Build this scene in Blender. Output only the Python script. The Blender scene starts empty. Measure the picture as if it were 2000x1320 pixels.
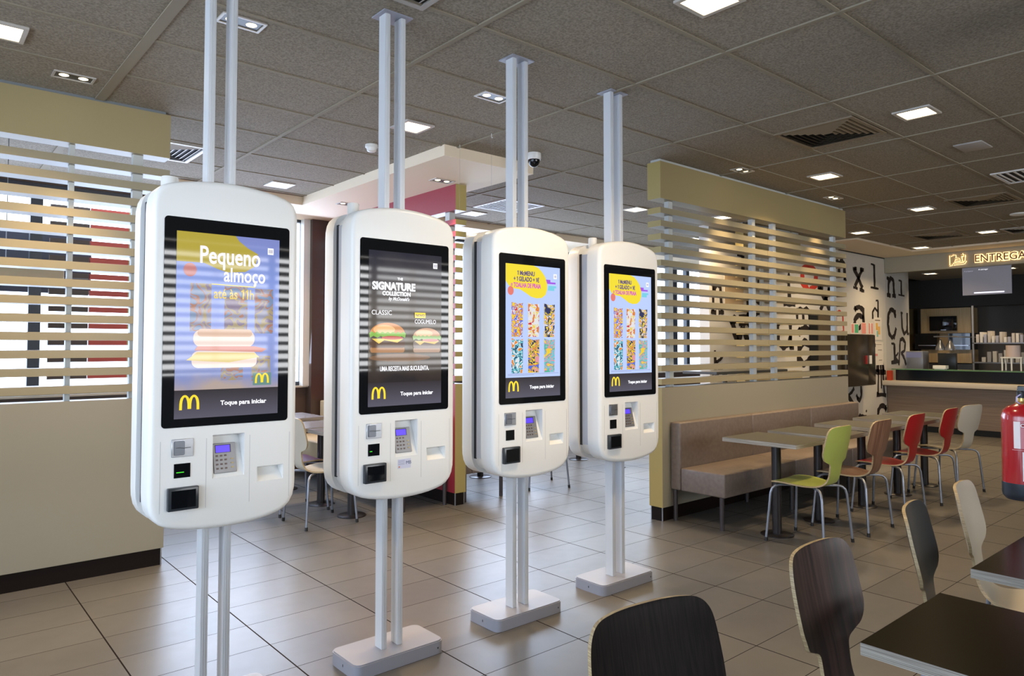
import bpy, bmesh, math, random
from mathutils import Vector, Matrix
random.seed(7)
PI = math.pi
S = bpy.context.scene
COL = S.collection

# ---------------------------------------------------------------- camera
YAW, PIT = math.radians(49.32), math.radians(2.05)
cd = bpy.data.cameras.new('camera')
cam = bpy.data.objects.new('camera', cd); COL.objects.link(cam)
cam.location = (0, 0, 1.48)
fw = Vector((math.cos(YAW)*math.cos(PIT), math.sin(YAW)*math.cos(PIT), math.sin(PIT)))
cam.rotation_euler = fw.to_track_quat('-Z', 'Y').to_euler()
cd.sensor_width = 36.0
cd.lens = 36.0*1389.0/2000.0
cd.shift_y = -34.5/2000.0
cd.clip_start = 0.05; cd.clip_end = 200
S.camera = cam

# ---------------------------------------------------------------- world, daylight, exposure
w = bpy.data.worlds.new('sky'); S.world = w; w.use_nodes = True
wn = w.node_tree; bg = wn.nodes['Background']
bg.inputs[0].default_value = (0.66, 0.80, 1.0, 1); bg.inputs[1].default_value = 5.0
S.view_settings.view_transform = 'Standard'; S.view_settings.look = 'None'
S.view_settings.exposure = 0.38; S.view_settings.gamma = 1.0
S.view_settings.use_curve_mapping = False

def area(name, loc, direction, sx, sy, power, color):
    d = bpy.data.lights.new(name, 'AREA'); d.shape = 'RECTANGLE'
    d.size = sx; d.size_y = sy; d.energy = power; d.color = color
    o = bpy.data.objects.new(name, d); COL.objects.link(o); o.location = loc
    o.rotation_euler = Vector(direction).to_track_quat('-Z', 'Z').to_euler()
    return o
# daylight entering through the window bands behind and beside the camera and the far window wall
area('daylight_right_windows', (4.9, -4.85, 1.9), (0, 1, -0.05), 5.6, 1.9, 545, (1.0, 0.97, 0.93))
area('daylight_front_windows', (-2.85, 1.4, 1.9), (1, 0, -0.05), 6.0, 1.9, 75, (0.78, 0.87, 1.0))
area('daylight_left_windows', (3.0, 7.95, 2.0), (0, -1, -0.15), 9.0, 1.9, 190, (0.56, 0.70, 1.0))

# ---------------------------------------------------------------- materials
MATS = {}
def mat(name, col, rough=0.5, metal=0.0, emit=None, estr=1.0, coat=0.0, spec=0.5):
    if name in MATS: return MATS[name]
    m = bpy.data.materials.new(name); m.use_nodes = True
    b = m.node_tree.nodes['Principled BSDF']
    b.inputs['Base Color'].default_value = (*col, 1)
    b.inputs['Roughness'].default_value = rough
    b.inputs['Metallic'].default_value = metal
    b.inputs['Specular IOR Level'].default_value = spec
    b.inputs['Coat Weight'].default_value = coat
    b.inputs['Coat Roughness'].default_value = 0.03
    if emit:
        b.inputs['Emission Color'].default_value = (*emit, 1)
        b.inputs['Emission Strength'].default_value = estr
    MATS[name] = m; return m
def nd(m, t, **kw):
    n = m.node_tree.nodes.new(t)
    for k, v in kw.items(): setattr(n, k, v)
    return n
def lk(m, a, b): m.node_tree.links.new(a, b)
def bsdf(m): return m.node_tree.nodes['Principled BSDF']
def noisy(m, c1, c2, scale=(1, 1, 1), nscale=5.0, detail=4.0, lo=0.35, hi=0.65, bump=0.0, bdist=0.002):
    tc = nd(m, 'ShaderNodeTexCoord'); mp = nd(m, 'ShaderNodeMapping')
    mp.inputs['Scale'].default_value = scale
    nz = nd(m, 'ShaderNodeTexNoise'); nz.inputs['Scale'].default_value = nscale; nz.inputs['Detail'].default_value = detail
    cr = nd(m, 'ShaderNodeValToRGB')
    cr.color_ramp.elements[0].position = lo; cr.color_ramp.elements[0].color = (*c1, 1)
    cr.color_ramp.elements[1].position = hi; cr.color_ramp.elements[1].color = (*c2, 1)
    lk(m, tc.outputs['Object'], mp.inputs['Vector']); lk(m, mp.outputs[0], nz.inputs['Vector'])
    lk(m, nz.outputs[0], cr.inputs[0]); lk(m, cr.outputs[0], bsdf(m).inputs['Base Color'])
    if bump:
        bp = nd(m, 'ShaderNodeBump'); bp.inputs['Strength'].default_value = bump; bp.inputs['Distance'].default_value = bdist
        lk(m, nz.outputs[0], bp.inputs['Height']); lk(m, bp.outputs[0], bsdf(m).inputs['Normal'])
    return m
def screen(name, col, strength=1.0):
    c = tuple(x*strength for x in col)
    return mat(name, (0.01, 0.01, 0.012), 0.04, 0, emit=c, estr=1.0, spec=0.17)

KWHITE = mat('kiosk_white', (0.83, 0.835, 0.82), 0.32)
ALU = mat('satin_aluminium_paint', (0.60, 0.62, 0.65), 0.38, 0.1)
BASEG = mat('grey_base_paint', (0.28, 0.29, 0.34), 0.42)
DARKGAP = mat('dark_seam', (0.02, 0.025, 0.035), 0.5)
BLACKG = mat('black_glass', (0.005, 0.006, 0.008), 0.03, spec=0.32)
BLACKP = mat('black_plastic', (0.012, 0.016, 0.02), 0.3)
STEEL = mat('brushed_steel', (0.42, 0.44, 0.48), 0.3, 0.85)
TUBE = mat('grey_tube_metal', (0.25, 0.275, 0.33), 0.32, 0.6)
PINB = mat('pinpad_grey', (0.24, 0.24, 0.25), 0.4, 0.4)
KEY = mat('pinpad_key', (0.10, 0.06, 0.05), 0.4)
BLUE = mat('blue_lcd', (0.02, 0.01, 0.1), 0.2, emit=(0.10, 0.055, 0.85), estr=1.0)
GREEN = mat('green_led', (0.0, 0.1, 0.0), 0.3, emit=(0.05, 0.75, 0.02), estr=1.0)
BEIGE = mat('warm_lit_beige_laminate', (0.32, 0.255, 0.125), 0.42)  # header beige with warm lamplight put into the colour
BEIGEL = mat('light_beige_laminate', (0.282, 0.258, 0.198), 0.42)
OLIVE = mat('olive_end_laminate', (0.37, 0.29, 0.10), 0.42)
SLATU = mat('slat_beige', (0.29, 0.25, 0.16), 0.38)
RED = mat('raspberry_laminate', (0.26, 0.02, 0.035), 0.38)
POSTW = mat('partition_post_pale', (0.50, 0.52, 0.50), 0.5)
BROWNK = mat('dark_brown_plinth', (0.010, 0.006, 0.005), 0.4, spec=0.15)
GREYT = mat('grey_trim', (0.16, 0.18, 0.19), 0.5)
SOFF = mat('warm_white_soffit', (0.78, 0.66, 0.50), 0.7, spec=0.2)
WALLW = mat('warm_white_wall', (0.58, 0.56, 0.52), 0.6)
FRAME = mat('dark_window_frame', (0.045, 0.055, 0.075), 0.4)
BLACKL = mat('mural_black', (0.014, 0.009, 0.008), 0.6)
REDL = mat('mural_red', (0.50, 0.035, 0.02), 0.6)
PEDE = mat('dark_bronze_column', (0.030, 0.027, 0.028), 0.3, 0.4)
TTOP = mat('grey_laminate_top', (0.072, 0.072, 0.062), 0.32)
TTOPD = mat('dark_laminate_top', (0.010, 0.0075, 0.003), 0.24, spec=0.06)
LEATHER = mat('taupe_vinyl', (0.155, 0.125, 0.108), 0.42)
noisy(LEATHER, (0.145, 0.115, 0.10), (0.175, 0.142, 0.122), nscale=30)
TAN = mat('tan_vinyl', (0.42, 0.32, 0.19), 0.45)
LEGD = mat('dark_bench_leg', (0.05, 0.042, 0.045), 0.35, 0.3)
RUB = mat('black_rubber', (0.01, 0.01, 0.011), 0.6)
GREENC = mat('green_plywood_face', (0.36, 0.41, 0.09), 0.32)
REDC = mat('red_plywood_face', (0.33, 0.010, 0.012), 0.30)
CREAMC = mat('cream_plywood_face', (0.50, 0.45, 0.36), 0.30)
BLACKC = mat('black_plywood_face', (0.014, 0.014, 0.017), 0.28)
WOODC = noisy(mat('walnut_plywood_face', (0.2, 0.1, 0.06), 0.35), (0.13, 0.058, 0.033), (0.26, 0.135, 0.08), (22, 3, 1.0), 2.2, 5)
WOODD = noisy(mat('dark_walnut_plywood_face', (0.06, 0.03, 0.025), 0.38), (0.015, 0.008, 0.008), (0.070, 0.034, 0.027), (22, 3, 0.9), 2.0, 6, 0.38, 0.66)
WENGE = noisy(mat('wenge_plywood_face', (0.02, 0.01, 0.01), 0.5, spec=0.12), (0.004, 0.003, 0.0035), (0.013, 0.0085, 0.008), (90, 20, 2.2), 2.2, 5)
PLY = noisy(mat('plywood_edge', (0.4, 0.3, 0.17), 0.5), (0.24, 0.17, 0.09), (0.46, 0.36, 0.20), (6, 6, 300), 1.5, 2)
PLYT = noisy(mat('plywood_table_edge', (0.3, 0.27, 0.22), 0.5), (0.15, 0.13, 0.11), (0.42, 0.39, 0.33), (3, 3, 420), 1.0, 2)
COUNTW = noisy(mat('counter_wood', (0.24, 0.17, 0.12), 0.45), (0.20, 0.145, 0.105), (0.255, 0.19, 0.14), (1, 0.8, 30), 2.0, 3)
KITW = noisy(mat('kitchen_oak', (0.3, 0.22, 0.1), 0.5), (0.27, 0.19, 0.085), (0.33, 0.24, 0.12), (1, 20, 1), 2.0, 3)
LEDGE = mat('pale_ledge', (0.55, 0.50, 0.42), 0.4)
NAVY = mat('black_counter_gloss', (0.010, 0.014, 0.020), 0.15)
BLK = mat('matt_black', (0.006, 0.006, 0.006), 0.7)
HEADG = mat('header_grey', (0.34, 0.315, 0.245), 0.6)
SIGNY = mat('sign_glow', (0.9, 0.8, 0.6), 0.5, emit=(1.0, 0.66, 0.28), estr=1.1)
SIGNB = mat('sign_letter', (0.22, 0.10, 0.05), 0.4)
WPLAS = mat('white_plastic', (0.72, 0.72, 0.70), 0.35)
PAPER = mat('paper_white', (0.70, 0.66, 0.60), 0.7)
EXTR = mat('extinguisher_red', (0.32, 0.006, 0.012), 0.22, coat=0.6)
EXTB = mat('extinguisher_blue_black', (0.012, 0.020, 0.034), 0.35)
BRASS = mat('brass', (0.55, 0.40, 0.15), 0.3, 0.9)
DIFF = mat('lamp_diffuser', (0.9, 0.85, 0.7), 0.5, emit=(1.0, 0.80, 0.48), estr=5.0)
BULB = mat('lamp_bulb', (0.9, 0.85, 0.7), 0.5, emit=(1.0, 0.78, 0.42), estr=4.0)
TRIMM = mat('fixture_trim', (0.50, 0.47, 0.43), 0.4, 0.2)
VENTW = mat('vent_grey', (0.34, 0.32, 0.29), 0.5)
VENTL = mat('vent_white', (0.70, 0.70, 0.70), 0.45)
VENTD = mat('vent_brown', (0.20, 0.155, 0.10), 0.5)
TBAR = mat('ceiling_bar_grey', (0.27, 0.235, 0.175), 0.7, spec=0.08)
MILK = mat('menu_screen_grey', (0.16, 0.16, 0.18), 0.2, emit=(0.06, 0.06, 0.075), estr=1.0)

# floor tiles: 600 x 300 grid laid straight, thin dark grout
def tile_floor():
    m = mat('floor_tiles', (0.3, 0.27, 0.24), 0.25)
    tc = nd(m, 'ShaderNodeTexCoord'); sp = nd(m, 'ShaderNodeSeparateXYZ'); lk(m, tc.outputs['Object'], sp.inputs[0])
    def M(op, a, b=None):
        n = nd(m, 'ShaderNodeMath', operation=op)
        for i, v in enumerate((a, b)):
            if v is None: continue
            if isinstance(v, (int, float)): n.inputs[i].default_value = v
            else: lk(m, v, n.inputs[i])
        return n.outputs[0]
    masks = []; cells = []
    for ax, off, per, gw in (('X', 0.818, 0.6055, 0.0070), ('Y', 3.496, 0.3155, 0.0040)):
        u = M('DIVIDE', M('SUBTRACT', sp.outputs[ax], off), per)
        fr = M('FRACT', u); cells.append(M('FLOOR', u))
        dd = M('MULTIPLY', M('MINIMUM', fr, M('SUBTRACT', 1.0, fr)), per)
        masks.append(M('LESS_THAN', dd, gw/2))
    g = M('MAXIMUM', masks[0], masks[1])
    cb = nd(m, 'ShaderNodeCombineXYZ'); lk(m, cells[0], cb.inputs[0]); lk(m, cells[1], cb.inputs[1])
    wnz = nd(m, 'ShaderNodeTexWhiteNoise', noise_dimensions='2D'); lk(m, cb.outputs[0], wnz.inputs['Vector'])
    nz = nd(m, 'ShaderNodeTexNoise'); nz.inputs['Scale'].default_value = 5; nz.inputs['Detail'].default_value = 6
    lk(m, tc.outputs['Object'], nz.inputs['Vector'])
    v = M('ADD', M('MULTIPLY', wnz.outputs['Value'], 0.35), M('MULTIPLY', nz.outputs[0], 0.65))
    cr = nd(m, 'ShaderNodeValToRGB')
    cr.color_ramp.elements[0].position = 0.2; cr.color_ramp.elements[0].color = (0.102, 0.097, 0.091, 1)
    cr.color_ramp.elements[1].position = 0.8; cr.color_ramp.elements[1].color = (0.136, 0.129, 0.119, 1)
    lk(m, v, cr.inputs[0])
    mx = nd(m, 'ShaderNodeMix', data_type='RGBA'); lk(m, g, mx.inputs[0]); lk(m, cr.outputs[0], mx.inputs[6])
    mx.inputs[7].default_value = (0.022, 0.018, 0.018, 1)
    lk(m, mx.outputs[2], bsdf(m).inputs['Base Color'])
    n2 = nd(m, 'ShaderNodeTexNoise'); n2.inputs['Scale'].default_value = 14; n2.inputs['Detail'].default_value = 5
    lk(m, tc.outputs['Object'], n2.inputs['Vector'])
    mr = nd(m, 'ShaderNodeMapRange'); mr.inputs['To Min'].default_value = 0.30; mr.inputs['To Max'].default_value = 0.37
    lk(m, n2.outputs[0], mr.inputs[0]); lk(m, M('MAXIMUM', mr.outputs[0], M('MULTIPLY', g, 0.7)), bsdf(m).inputs['Roughness'])
    lk(m, M('MULTIPLY', M('SUBTRACT', 1.0, g), 0.36), bsdf(m).inputs['Specular IOR Level'])
    return m
FLOOR = tile_floor()
CEIL = mat('ceiling_fibre_tile', (0.13, 0.12, 0.105), 0.9, spec=0.1)
noisy(CEIL, (0.205, 0.180, 0.142), (0.345, 0.305, 0.245), (1, 1, 1), 85, 6, 0.34, 0.68, 0.4, 0.004)

# ---------------------------------------------------------------- mesh helpers
class MB:
    def __init__(s): s.bm = bmesh.new()
    def box(s, a, b, mi=0, bev=0.0, seg=2):
        a, b = Vector(a), Vector(b)
        lo = Vector((min(a.x, b.x), min(a.y, b.y), min(a.z, b.z))); hi = Vector((max(a.x, b.x), max(a.y, b.y), max(a.z, b.z)))
        vs = [s.bm.verts.new((x, y, z)) for x in (lo.x, hi.x) for y in (lo.y, hi.y) for z in (lo.z, hi.z)]
        fs = [s.bm.faces.new([vs[i] for i in f]) for f in ((0, 1, 3, 2), (4, 6, 7, 5), (0, 4, 5, 1), (2, 3, 7, 6), (0, 2, 6, 4), (1, 5, 7, 3))]
        for f in fs: f.material_index = mi
        if bev:
            es = list({e for f in fs for e in f.edges})
            r = bmesh.ops.bevel(s.bm, geom=es, offset=bev, segments=seg, affect='EDGES', profile=0.5)
            for f in r['faces']: f.material_index = mi
        return fs
    def quad(s, pts, mi=0):
        f = s.bm.faces.new([s.bm.verts.new(p) for p in pts]); f.material_index = mi; return f
    def prism(s, pts, vec, mi=0):
        vec = Vector(vec)
        a = [s.bm.verts.new(p) for p in pts]; b = [s.bm.verts.new(Vector(p)+vec) for p in pts]
        n = len(a); fs = [s.bm.faces.new(a), s.bm.faces.new(b[::-1])]
        for i in range(n): fs.append(s.bm.faces.new([a[i], b[i], b[(i+1) % n], a[(i+1) % n]]))
        for f in fs: f.material_index = mi
        return fs
    def tube(s, pts, r, n=10, mi=0, cap=True):
        pts = [Vector(p) for p in pts]; rings = []
        rr = r if isinstance(r, (list, tuple)) else [r]*len(pts)
        up = None
        for i, p in enumerate(pts):
            if i == 0: t = pts[1]-p
            elif i == len(pts)-1: t = p-pts[i-1]
            else: t = (pts[i+1]-p).normalized()+(p-pts[i-1]).normalized()
            t.normalize()
            if up is None: up = Vector((0, 0, 1)) if abs(t.z) < 0.9 else Vector((1, 0, 0))
            u = (up-t*up.dot(t)).normalized(); v = t.cross(u); up = u
            rings.append([s.bm.verts.new(p+(u*math.cos(k*2*PI/n)+v*math.sin(k*2*PI/n))*rr[i]) for k in range(n)])
        for a, b in zip(rings, rings[1:]):
            for k in range(n):
                f = s.bm.faces.new([a[k], a[(k+1) % n], b[(k+1) % n], b[k]]); f.material_index = mi; f.smooth = True
        if cap:
            for q in (rings[0][::-1], rings[-1]):
                f = s.bm.faces.new(q); f.material_index = mi
    def lathe(s, prof, c=(0, 0, 0), n=32, mi=0, smooth=True):
        c = Vector(c); rings = []
        for r, z in prof: rings.append([s.bm.verts.new(c+Vector((r*math.cos(k*2*PI/n), r*math.sin(k*2*PI/n), z))) for k in range(n)])
        for a, b in zip(rings, rings[1:]):
            for k in range(n):
                f = s.bm.faces.new([a[k], a[(k+1) % n], b[(k+1) % n], b[k]]); f.material_index = mi; f.smooth = smooth
        for q in (rings[0][::-1], rings[-1]):
            f = s.bm.faces.new(q); f.material_index = mi
    def done(s, name, mats, parent=None, loc=(0, 0, 0), auto=True, rot=None):
        bmesh.ops.recalc_face_normals(s.bm, faces=s.bm.faces[:])
        me = bpy.data.meshes.new(name); s.bm.to_mesh(me); s.bm.free()
        for m in (mats if isinstance(mats, (list, tuple)) else [mats]): me.materials.append(m)
        if auto: me.set_sharp_from_angle(angle=math.radians(38)); me.polygons.foreach_set('use_smooth', [True]*len(me.polygons))
        o = bpy.data.objects.new(name, me); COL.objects.link(o); o.location = loc
        if rot: o.rotation_euler = rot
        if parent: o.parent = parent
        return o
def tag(o, label=None, cat=None, group=None, kind=None):
    if label: o['label'] = label
    if cat: o['category'] = cat
    if group: o['group'] = group
    if kind: o['kind'] = kind
    return o
def empty(name, loc, rz=0, label=None, cat=None, group=None):
    o = bpy.data.objects.new(name, None); COL.objects.link(o); o.location = loc; o.rotation_euler = (0, 0, rz)
    o.empty_display_size = 0.1
    return tag(o, label, cat, group)
def copy_tree(o, parent=None):
    kids = [c for c in o.children]
    c = o.copy(); COL.objects.link(c)
    if parent: c.parent = parent
    for k in kids: copy_tree(k, c)
    return c
def bx(name, a, b, m, parent=None, bev=0.0, loc=(0, 0, 0), seg=2):
    q = MB(); q.box(a, b, 0, bev, seg); return q.done(name, m, parent, loc)
def struct(o): o['kind'] = 'structure'; return o
def text(name, s, size, m, parent, loc, axis='xz', bold=0.0, ext=0.0004, align='LEFT', sx=1.0, shear=0.0, font_mi=None):
    """flat lettering turned into a mesh; axis 'xz' faces -y, 'yz' faces -x (text runs towards -y)"""
    cu = bpy.data.curves.new(name, 'FONT'); cu.body = s; cu.size = size; cu.offset = bold; cu.extrude = ext
    cu.align_x = align; cu.shear = shear; cu.resolution_u = 3
    to = bpy.data.objects.new(name, cu); COL.objects.link(to)
    dg = bpy.context.evaluated_depsgraph_get(); dg.update()
    me = bpy.data.meshes.new_from_object(to.evaluated_get(dg))
    bpy.data.objects.remove(to); bpy.data.curves.remove(cu)
    R = Matrix.Rotation(PI/2, 4, 'X')
    if axis == 'yz': R = Matrix.Rotation(-PI/2, 4, 'Z') @ R
    me.transform(R @ Matrix.Diagonal((sx, 1, 1, 1)))
    me.name = name; me.materials.clear(); me.materials.append(m)
    o = bpy.data.objects.new(name, me); COL.objects.link(o); o.location = loc
    if parent: o.parent = parent
    return o
def strip(mb, pts, width, place, mi=0, th=0.0006):
    """a stroke of the given width(s) along 2D points, placed by place(u, v, depth)"""
    n = len(pts); W = width if isinstance(width, (list, tuple)) else [width]*n
    L, R = [], []
    for i in range(n):
        a = Vector(pts[max(i-1, 0)]); b = Vector(pts[min(i+1, n-1)]); t = (b-a).normalized(); nn = Vector((-t.y, t.x))
        p = Vector(pts[i]); L.append(p+nn*W[i]/2); R.append(p-nn*W[i]/2)
    for i in range(n-1):
        q = [L[i], L[i+1], R[i+1], R[i]]
        f = [mb.bm.verts.new(place(v.x, v.y, 0)) for v in q]; g = [mb.bm.verts.new(place(v.x, v.y, th)) for v in q]
        mb.bm.faces.new(g).material_index = mi
        for k in range(4): mb.bm.faces.new([f[k], f[(k+1) % 4], g[(k+1) % 4], g[k]]).material_index = mi
def blob(mb, pts, place, mi=0, th=0.0005):
    f = [mb.bm.verts.new(place(u, v, 0)) for u, v in pts]; g = [mb.bm.verts.new(place(u, v, th)) for u, v in pts]
    mb.bm.faces.new(g).material_index = mi
    for k in range(len(f)): mb.bm.faces.new([f[k], f[(k+1) % len(f)], g[(k+1) % len(f)], g[k]]).material_index = mi
def ell(cx, cz, rx, rz, n=28, p=2.0, a0=0, a1=2*PI):
    out = []
    for k in range(n):
        t = a0+(a1-a0)*k/n; c, s_ = math.cos(t), math.sin(t)
        out.append((cx+rx*math.copysign(abs(c)**(2/p), c), cz+rz*math.copysign(abs(s_)**(2/p), s_)))
    return out

# ================================================================ ROOM
H = 3.09
XW0, XW1, YW0, YW1 = -3.0, 17.6, -5.0, 8.15
q = MB(); q.box((XW0, YW0, -0.1), (XW1, YW1, 0)); struct(q.done('floor', FLOOR))
q = MB(); q.box((XW0, YW0, H), (XW1, YW1, H+0.1)); struct(q.done('ceiling', CEIL))
q = MB()
ys = [2.782+0.6265*k for k in range(-12, 9)]
for y in ys: q.box((XW0, y-0.011, H-0.006), (XW1, y+0.011, H+0.002))
for k in range(-3, 14):
    x = 0.95+1.222*k; wd = 0.028 if k == 0 else 0.013
    q.box((x-wd, YW0, H-0.008), (x+wd, YW1, H+0.002))
struct(q.done('trim_1', TBAR)); bpy.data.objects['trim_1']['label'] = 'grey metal grid bars between the ceiling tiles'

def window_wall(name, axis, pos, th, a0, a1, z0, z1, panes, parentname):
    """wall with one window band from z0 to z1 between a0 and a1; axis 'x' = wall runs along x"""
    lo, hi = (XW0, XW1) if axis == 'x' else (YW0, YW1)
    q = MB()
    def B(u0, u1, w0, w1):
        if axis == 'x': q.box((u0, pos, w0), (u1, pos+th, w1))
        else: q.box((pos, u0, w0), (pos+th, u1, w1))
    B(lo, hi, 0, z0); B(lo, hi, z1, H+0.1); B(lo, a0, z0, z1); B(a1, hi, z0, z1)
    return q
def window(name, axis, pos, a0, a1, z0, z1, mulls, mw=0.05):
    e = empty(name, ((a0 if axis == 'x' else pos), (pos if axis == 'x' else a0), z0)); e['kind'] = 'structure'
    def P(u, v, z): return (u-a0, v, z-z0) if axis == 'x' else (v, u-a0, z-z0)
    q = MB(); f = 0.05
    q.box(P(a0, 0, z0), P(a1, 0.08, z0+f)); q.box(P(a0, 0, z1-f-0.03), P(a1, 0.08, z1))
    q.box(P(a0, 0, z0+f), P(a0+f, 0.08, z1-f-0.03)); q.box(P(a1-f, 0, z0+f), P(a1, 0.08, z1-f-0.03))
    for m_, w_ in mulls: q.box(P(m_-w_/2, 0, z0+f), P(m_+w_/2, 0.08, z1-f-0.03))
    q.done('window_frame', FRAME, e)
    return e
# left wall (far side, behind the partition): window band nearly to the ceiling
wl = window_wall('wall_left', 'x', 8.15, 0.25, -2.6, 12.5, 1.0, 3.05, 0, '')
wlo = struct(wl.done('wall_left', mat('brown_wall', (0.085, 0.055, 0.042), 0.45)))
window('window_1', 'x', 8.17, -2.6, 3.72, 1.0, 3.05, [(-1.2, .05), (-0.15, .05), (0.97, 0.10), (2.3, 0.05), (3.0, .05)])
window('window_2', 'x', 8.17, 4.15, 12.5, 1.0, 3.05, [(5.4, .08), (6.6, .08), (7.8, .1), (9.0, .08), (10.2, .1), (11.05, .22), (11.5, .1)])
struct(bx('trim_2', (-2.6, 8.08, 0.985), (12.5, 8.16, 1.005), LEDGE))
bpy.data.objects['trim_2']['label'] = 'pale window sill along the far window wall'
struct(bx('trim_3', (3.72, 8.0, 0), (4.15, 8.16, 3.05), mat('brown_pier', (0.07, 0.045, 0.036), 0.3)))
struct(bx('trim_4', (3.64, 8.06, 1.0), (3.74, 8.15, 3.05), WPLAS))
bpy.data.objects['trim_3']['label'] = 'dark brown pier between the far windows'
bpy.data.objects['trim_4']['label'] = 'white window jamb beside the dark brown pier'
q = window_wall('wall_front', 'y', -3.0, -0.2, -3.5, 6.5, 0.9, 2.95, 0, ''); struct(q.done('wall_front', BEIGE))
window('window_3', 'y', -3.1, -3.5, 6.5, 0.9, 2.95, [(-1.5, .08), (0.5, .08), (2.5, .08), (4.5, .08)])
q = window_wall('wall_right', 'x', -5.0, -0.2, 2.0, 7.9, 0.9, 2.95, 0, ''); struct(q.done('wall_right', BEIGE))
window('window_4', 'x', -5.1, 2.0, 7.9, 0.9, 2.95, [(3.5, .08), (5.5, .08), (6.9, .08)])
struct(bx('wall_back', (17.4, YW0, 0), (17.6, YW1, H), mat('kitchen_back', (0.05, 0.045, 0.04), 0.6)))
# soffits under the tile ceiling
struct(bx('trim_5', (3.26, 4.62, 3.0), (4.22, 7.27, H), SOFF)); bpy.data.objects['trim_5']['label'] = 'cream dropped soffit above the red slatted partition'
struct(bx('trim_6', (2.0, 7.27, 3.0), (10.6, 8.15, H), SOFF)); bpy.data.objects['trim_6']['label'] = 'cream dropped soffit along the window wall'
q = MB(); q.box((10.73, 4.64, 3.06), (12.85, 8.15, H)); q.box((12.85, -5, 3.06), (13.4, 8.15, H))
struct(q.done('trim_7', SOFF)); bpy.data.objects['trim_7']['label'] = 'pale dropped soffit in front of the delivery counter'

# ---------------------------------------------------------------- ceiling lights
def ceiling_light_proto():
    e = empty('ceiling_light', (0, 0, H))
    q = MB(); r, i = 0.118, 0.096
    for a, b in (((-r, -r), (r, -i)), ((-r, i), (r, r)), ((-r, -i), (-i, i)), ((i, -i), (r, i))):
        q.box((a[0], a[1], -0.012), (b[0], b[1], 0.001))
    q.done('trim_frame', TRIMM, e)
    bx('diffuser', (-i, -i, -0.006), (i, i, 0.001), DIFF, e)
    d = bpy.data.lights.new('lamp_light', 'AREA'); d.shape = 'SQUARE'; d.size = 0.18; d.energy = 18; d.color = (1.0, 0.72, 0.40); d.spread = math.radians(130)
    l = bpy.data.objects.new('lamp_light', d); COL.objects.link(l); l.location = (0, 0, -0.016); l.parent = e
    return e
LS = [(0.34, 4.40, 'square warm ceiling light at the left edge, above the beige left partition'),
      (2.82, 1.87, 'square warm ceiling light cut by the top edge, the nearest one'),
      (2.81, 4.39, 'square warm ceiling light beside the posts of the kiosk with the burger screen'),
      (5.28, 1.86, 'square warm ceiling light right of the large brown ceiling vent'),
      (6.61, 3.14, 'square warm ceiling light above the warm-tinted header of the right partition'),
      (9.05, 3.15, 'square warm ceiling light next to the far brown vent, right of the right partition'),
      (10.29, 4.39, 'square warm ceiling light just right of the far end of the warm-tinted header'),
      (11.58, 3.19, 'square warm ceiling light above the lit delivery sign'),
      (12.62, 4.42, 'farthest square warm ceiling light, in front of the pale soffit by the lettered wall'),
      (2.83, 6.85, 'square warm ceiling light just above the first kiosk top, far left side'),
      (5.24, 6.81, 'square warm ceiling light under the white far vent, between the second and third kiosks'),
      (6.53, 5.36, 'square warm ceiling light right of the posts of the fourth kiosk'),
      (7.76, 4.99, 'square warm ceiling light seen through the top gap of the right slats'),
      (15.3, 5.2, 'square light added to brighten the kitchen behind the grey header, over the oak unit'), (15.3, 3.9, 'square light added to brighten the kitchen behind the grey header, over the paper bags'),  # both lamps added only to brighten the dark kitchen
      (9.0, 6.3, 'far square warm ceiling light seen through the upper right slats')]
lp = ceiling_light_proto()
for i, (x, y, lb) in enumerate(LS):
    o = lp if i == 0 else copy_tree(lp)
    o.location = (x, y, H if x < 15 else 2.90); tag(o, lb, 'ceiling light', 'square ceiling lights')

def spot_proto():
    e = empty('double_spotlight', (0, 0, H))
    q = MB(); a, b, t = 0.108, 0.062, 0.012
    q.box((-a, -b, -0.007), (a, -b+t, 0.001)); q.box((-a, b-t, -0.007), (a, b, 0.001))
    q.box((-a, -b+t, -0.007), (-a+t, b-t, 0.001)); q.box((a-t, -b+t, -0.007), (a, b-t, 0.001))
    q.done('trim_frame', TRIMM, e)
    bx('housing', (-a+t, -b+t, -0.002), (a-t, b-t, 0.001), BLACKP, e)
    for s_ in (-1, 1):
        q = MB(); q.lathe([(0.001, -0.006), (0.018, -0.0055), (0.026, -0.002)], (s_*0.05, 0, 0), 20); q.done('bulb', BULB, e)
    d = bpy.data.lights.new('spot_light', 'SPOT'); d.energy = 85; d.color = (1.0, 0.70, 0.38); d.spot_size = math.radians(62); d.spot_blend = 0.6; d.shadow_soft_size = 0.04
    l = bpy.data.objects.new('spot_light', d); COL.objects.link(l); l.location = (0, 0, -0.02); l.parent = e
    return e
SP = [(1.25, 3.52, 'white-framed twin spotlight behind the posts of the first kiosk'),
      (0.75, 4.90, 'slim dark twin spotlight above the left partition header'),
      (2.87, 3.53, 'white-framed twin spotlight left of the third kiosk posts'),
      (5.82, 3.53, 'unlit-looking twin spotlight in front of the warm-tinted header'),
      (7.66, 3.55, 'twin spotlight before the far end of the warm-tinted header'),
      (3.6, 6.9, 'small spotlight in the cream soffit, left of the second kiosk posts'),
      (3.75, 5.35, 'small spotlight in the cream soffit behind the second kiosk posts')]
sp = spot_proto()
for i, (x, y, lb) in enumerate(SP):
    o = sp if i == 0 else copy_tree(sp)
    o.location = (x, y, H if i < 5 else 3.0); tag(o, lb, 'spotlight', 'twin spotlights')

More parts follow.
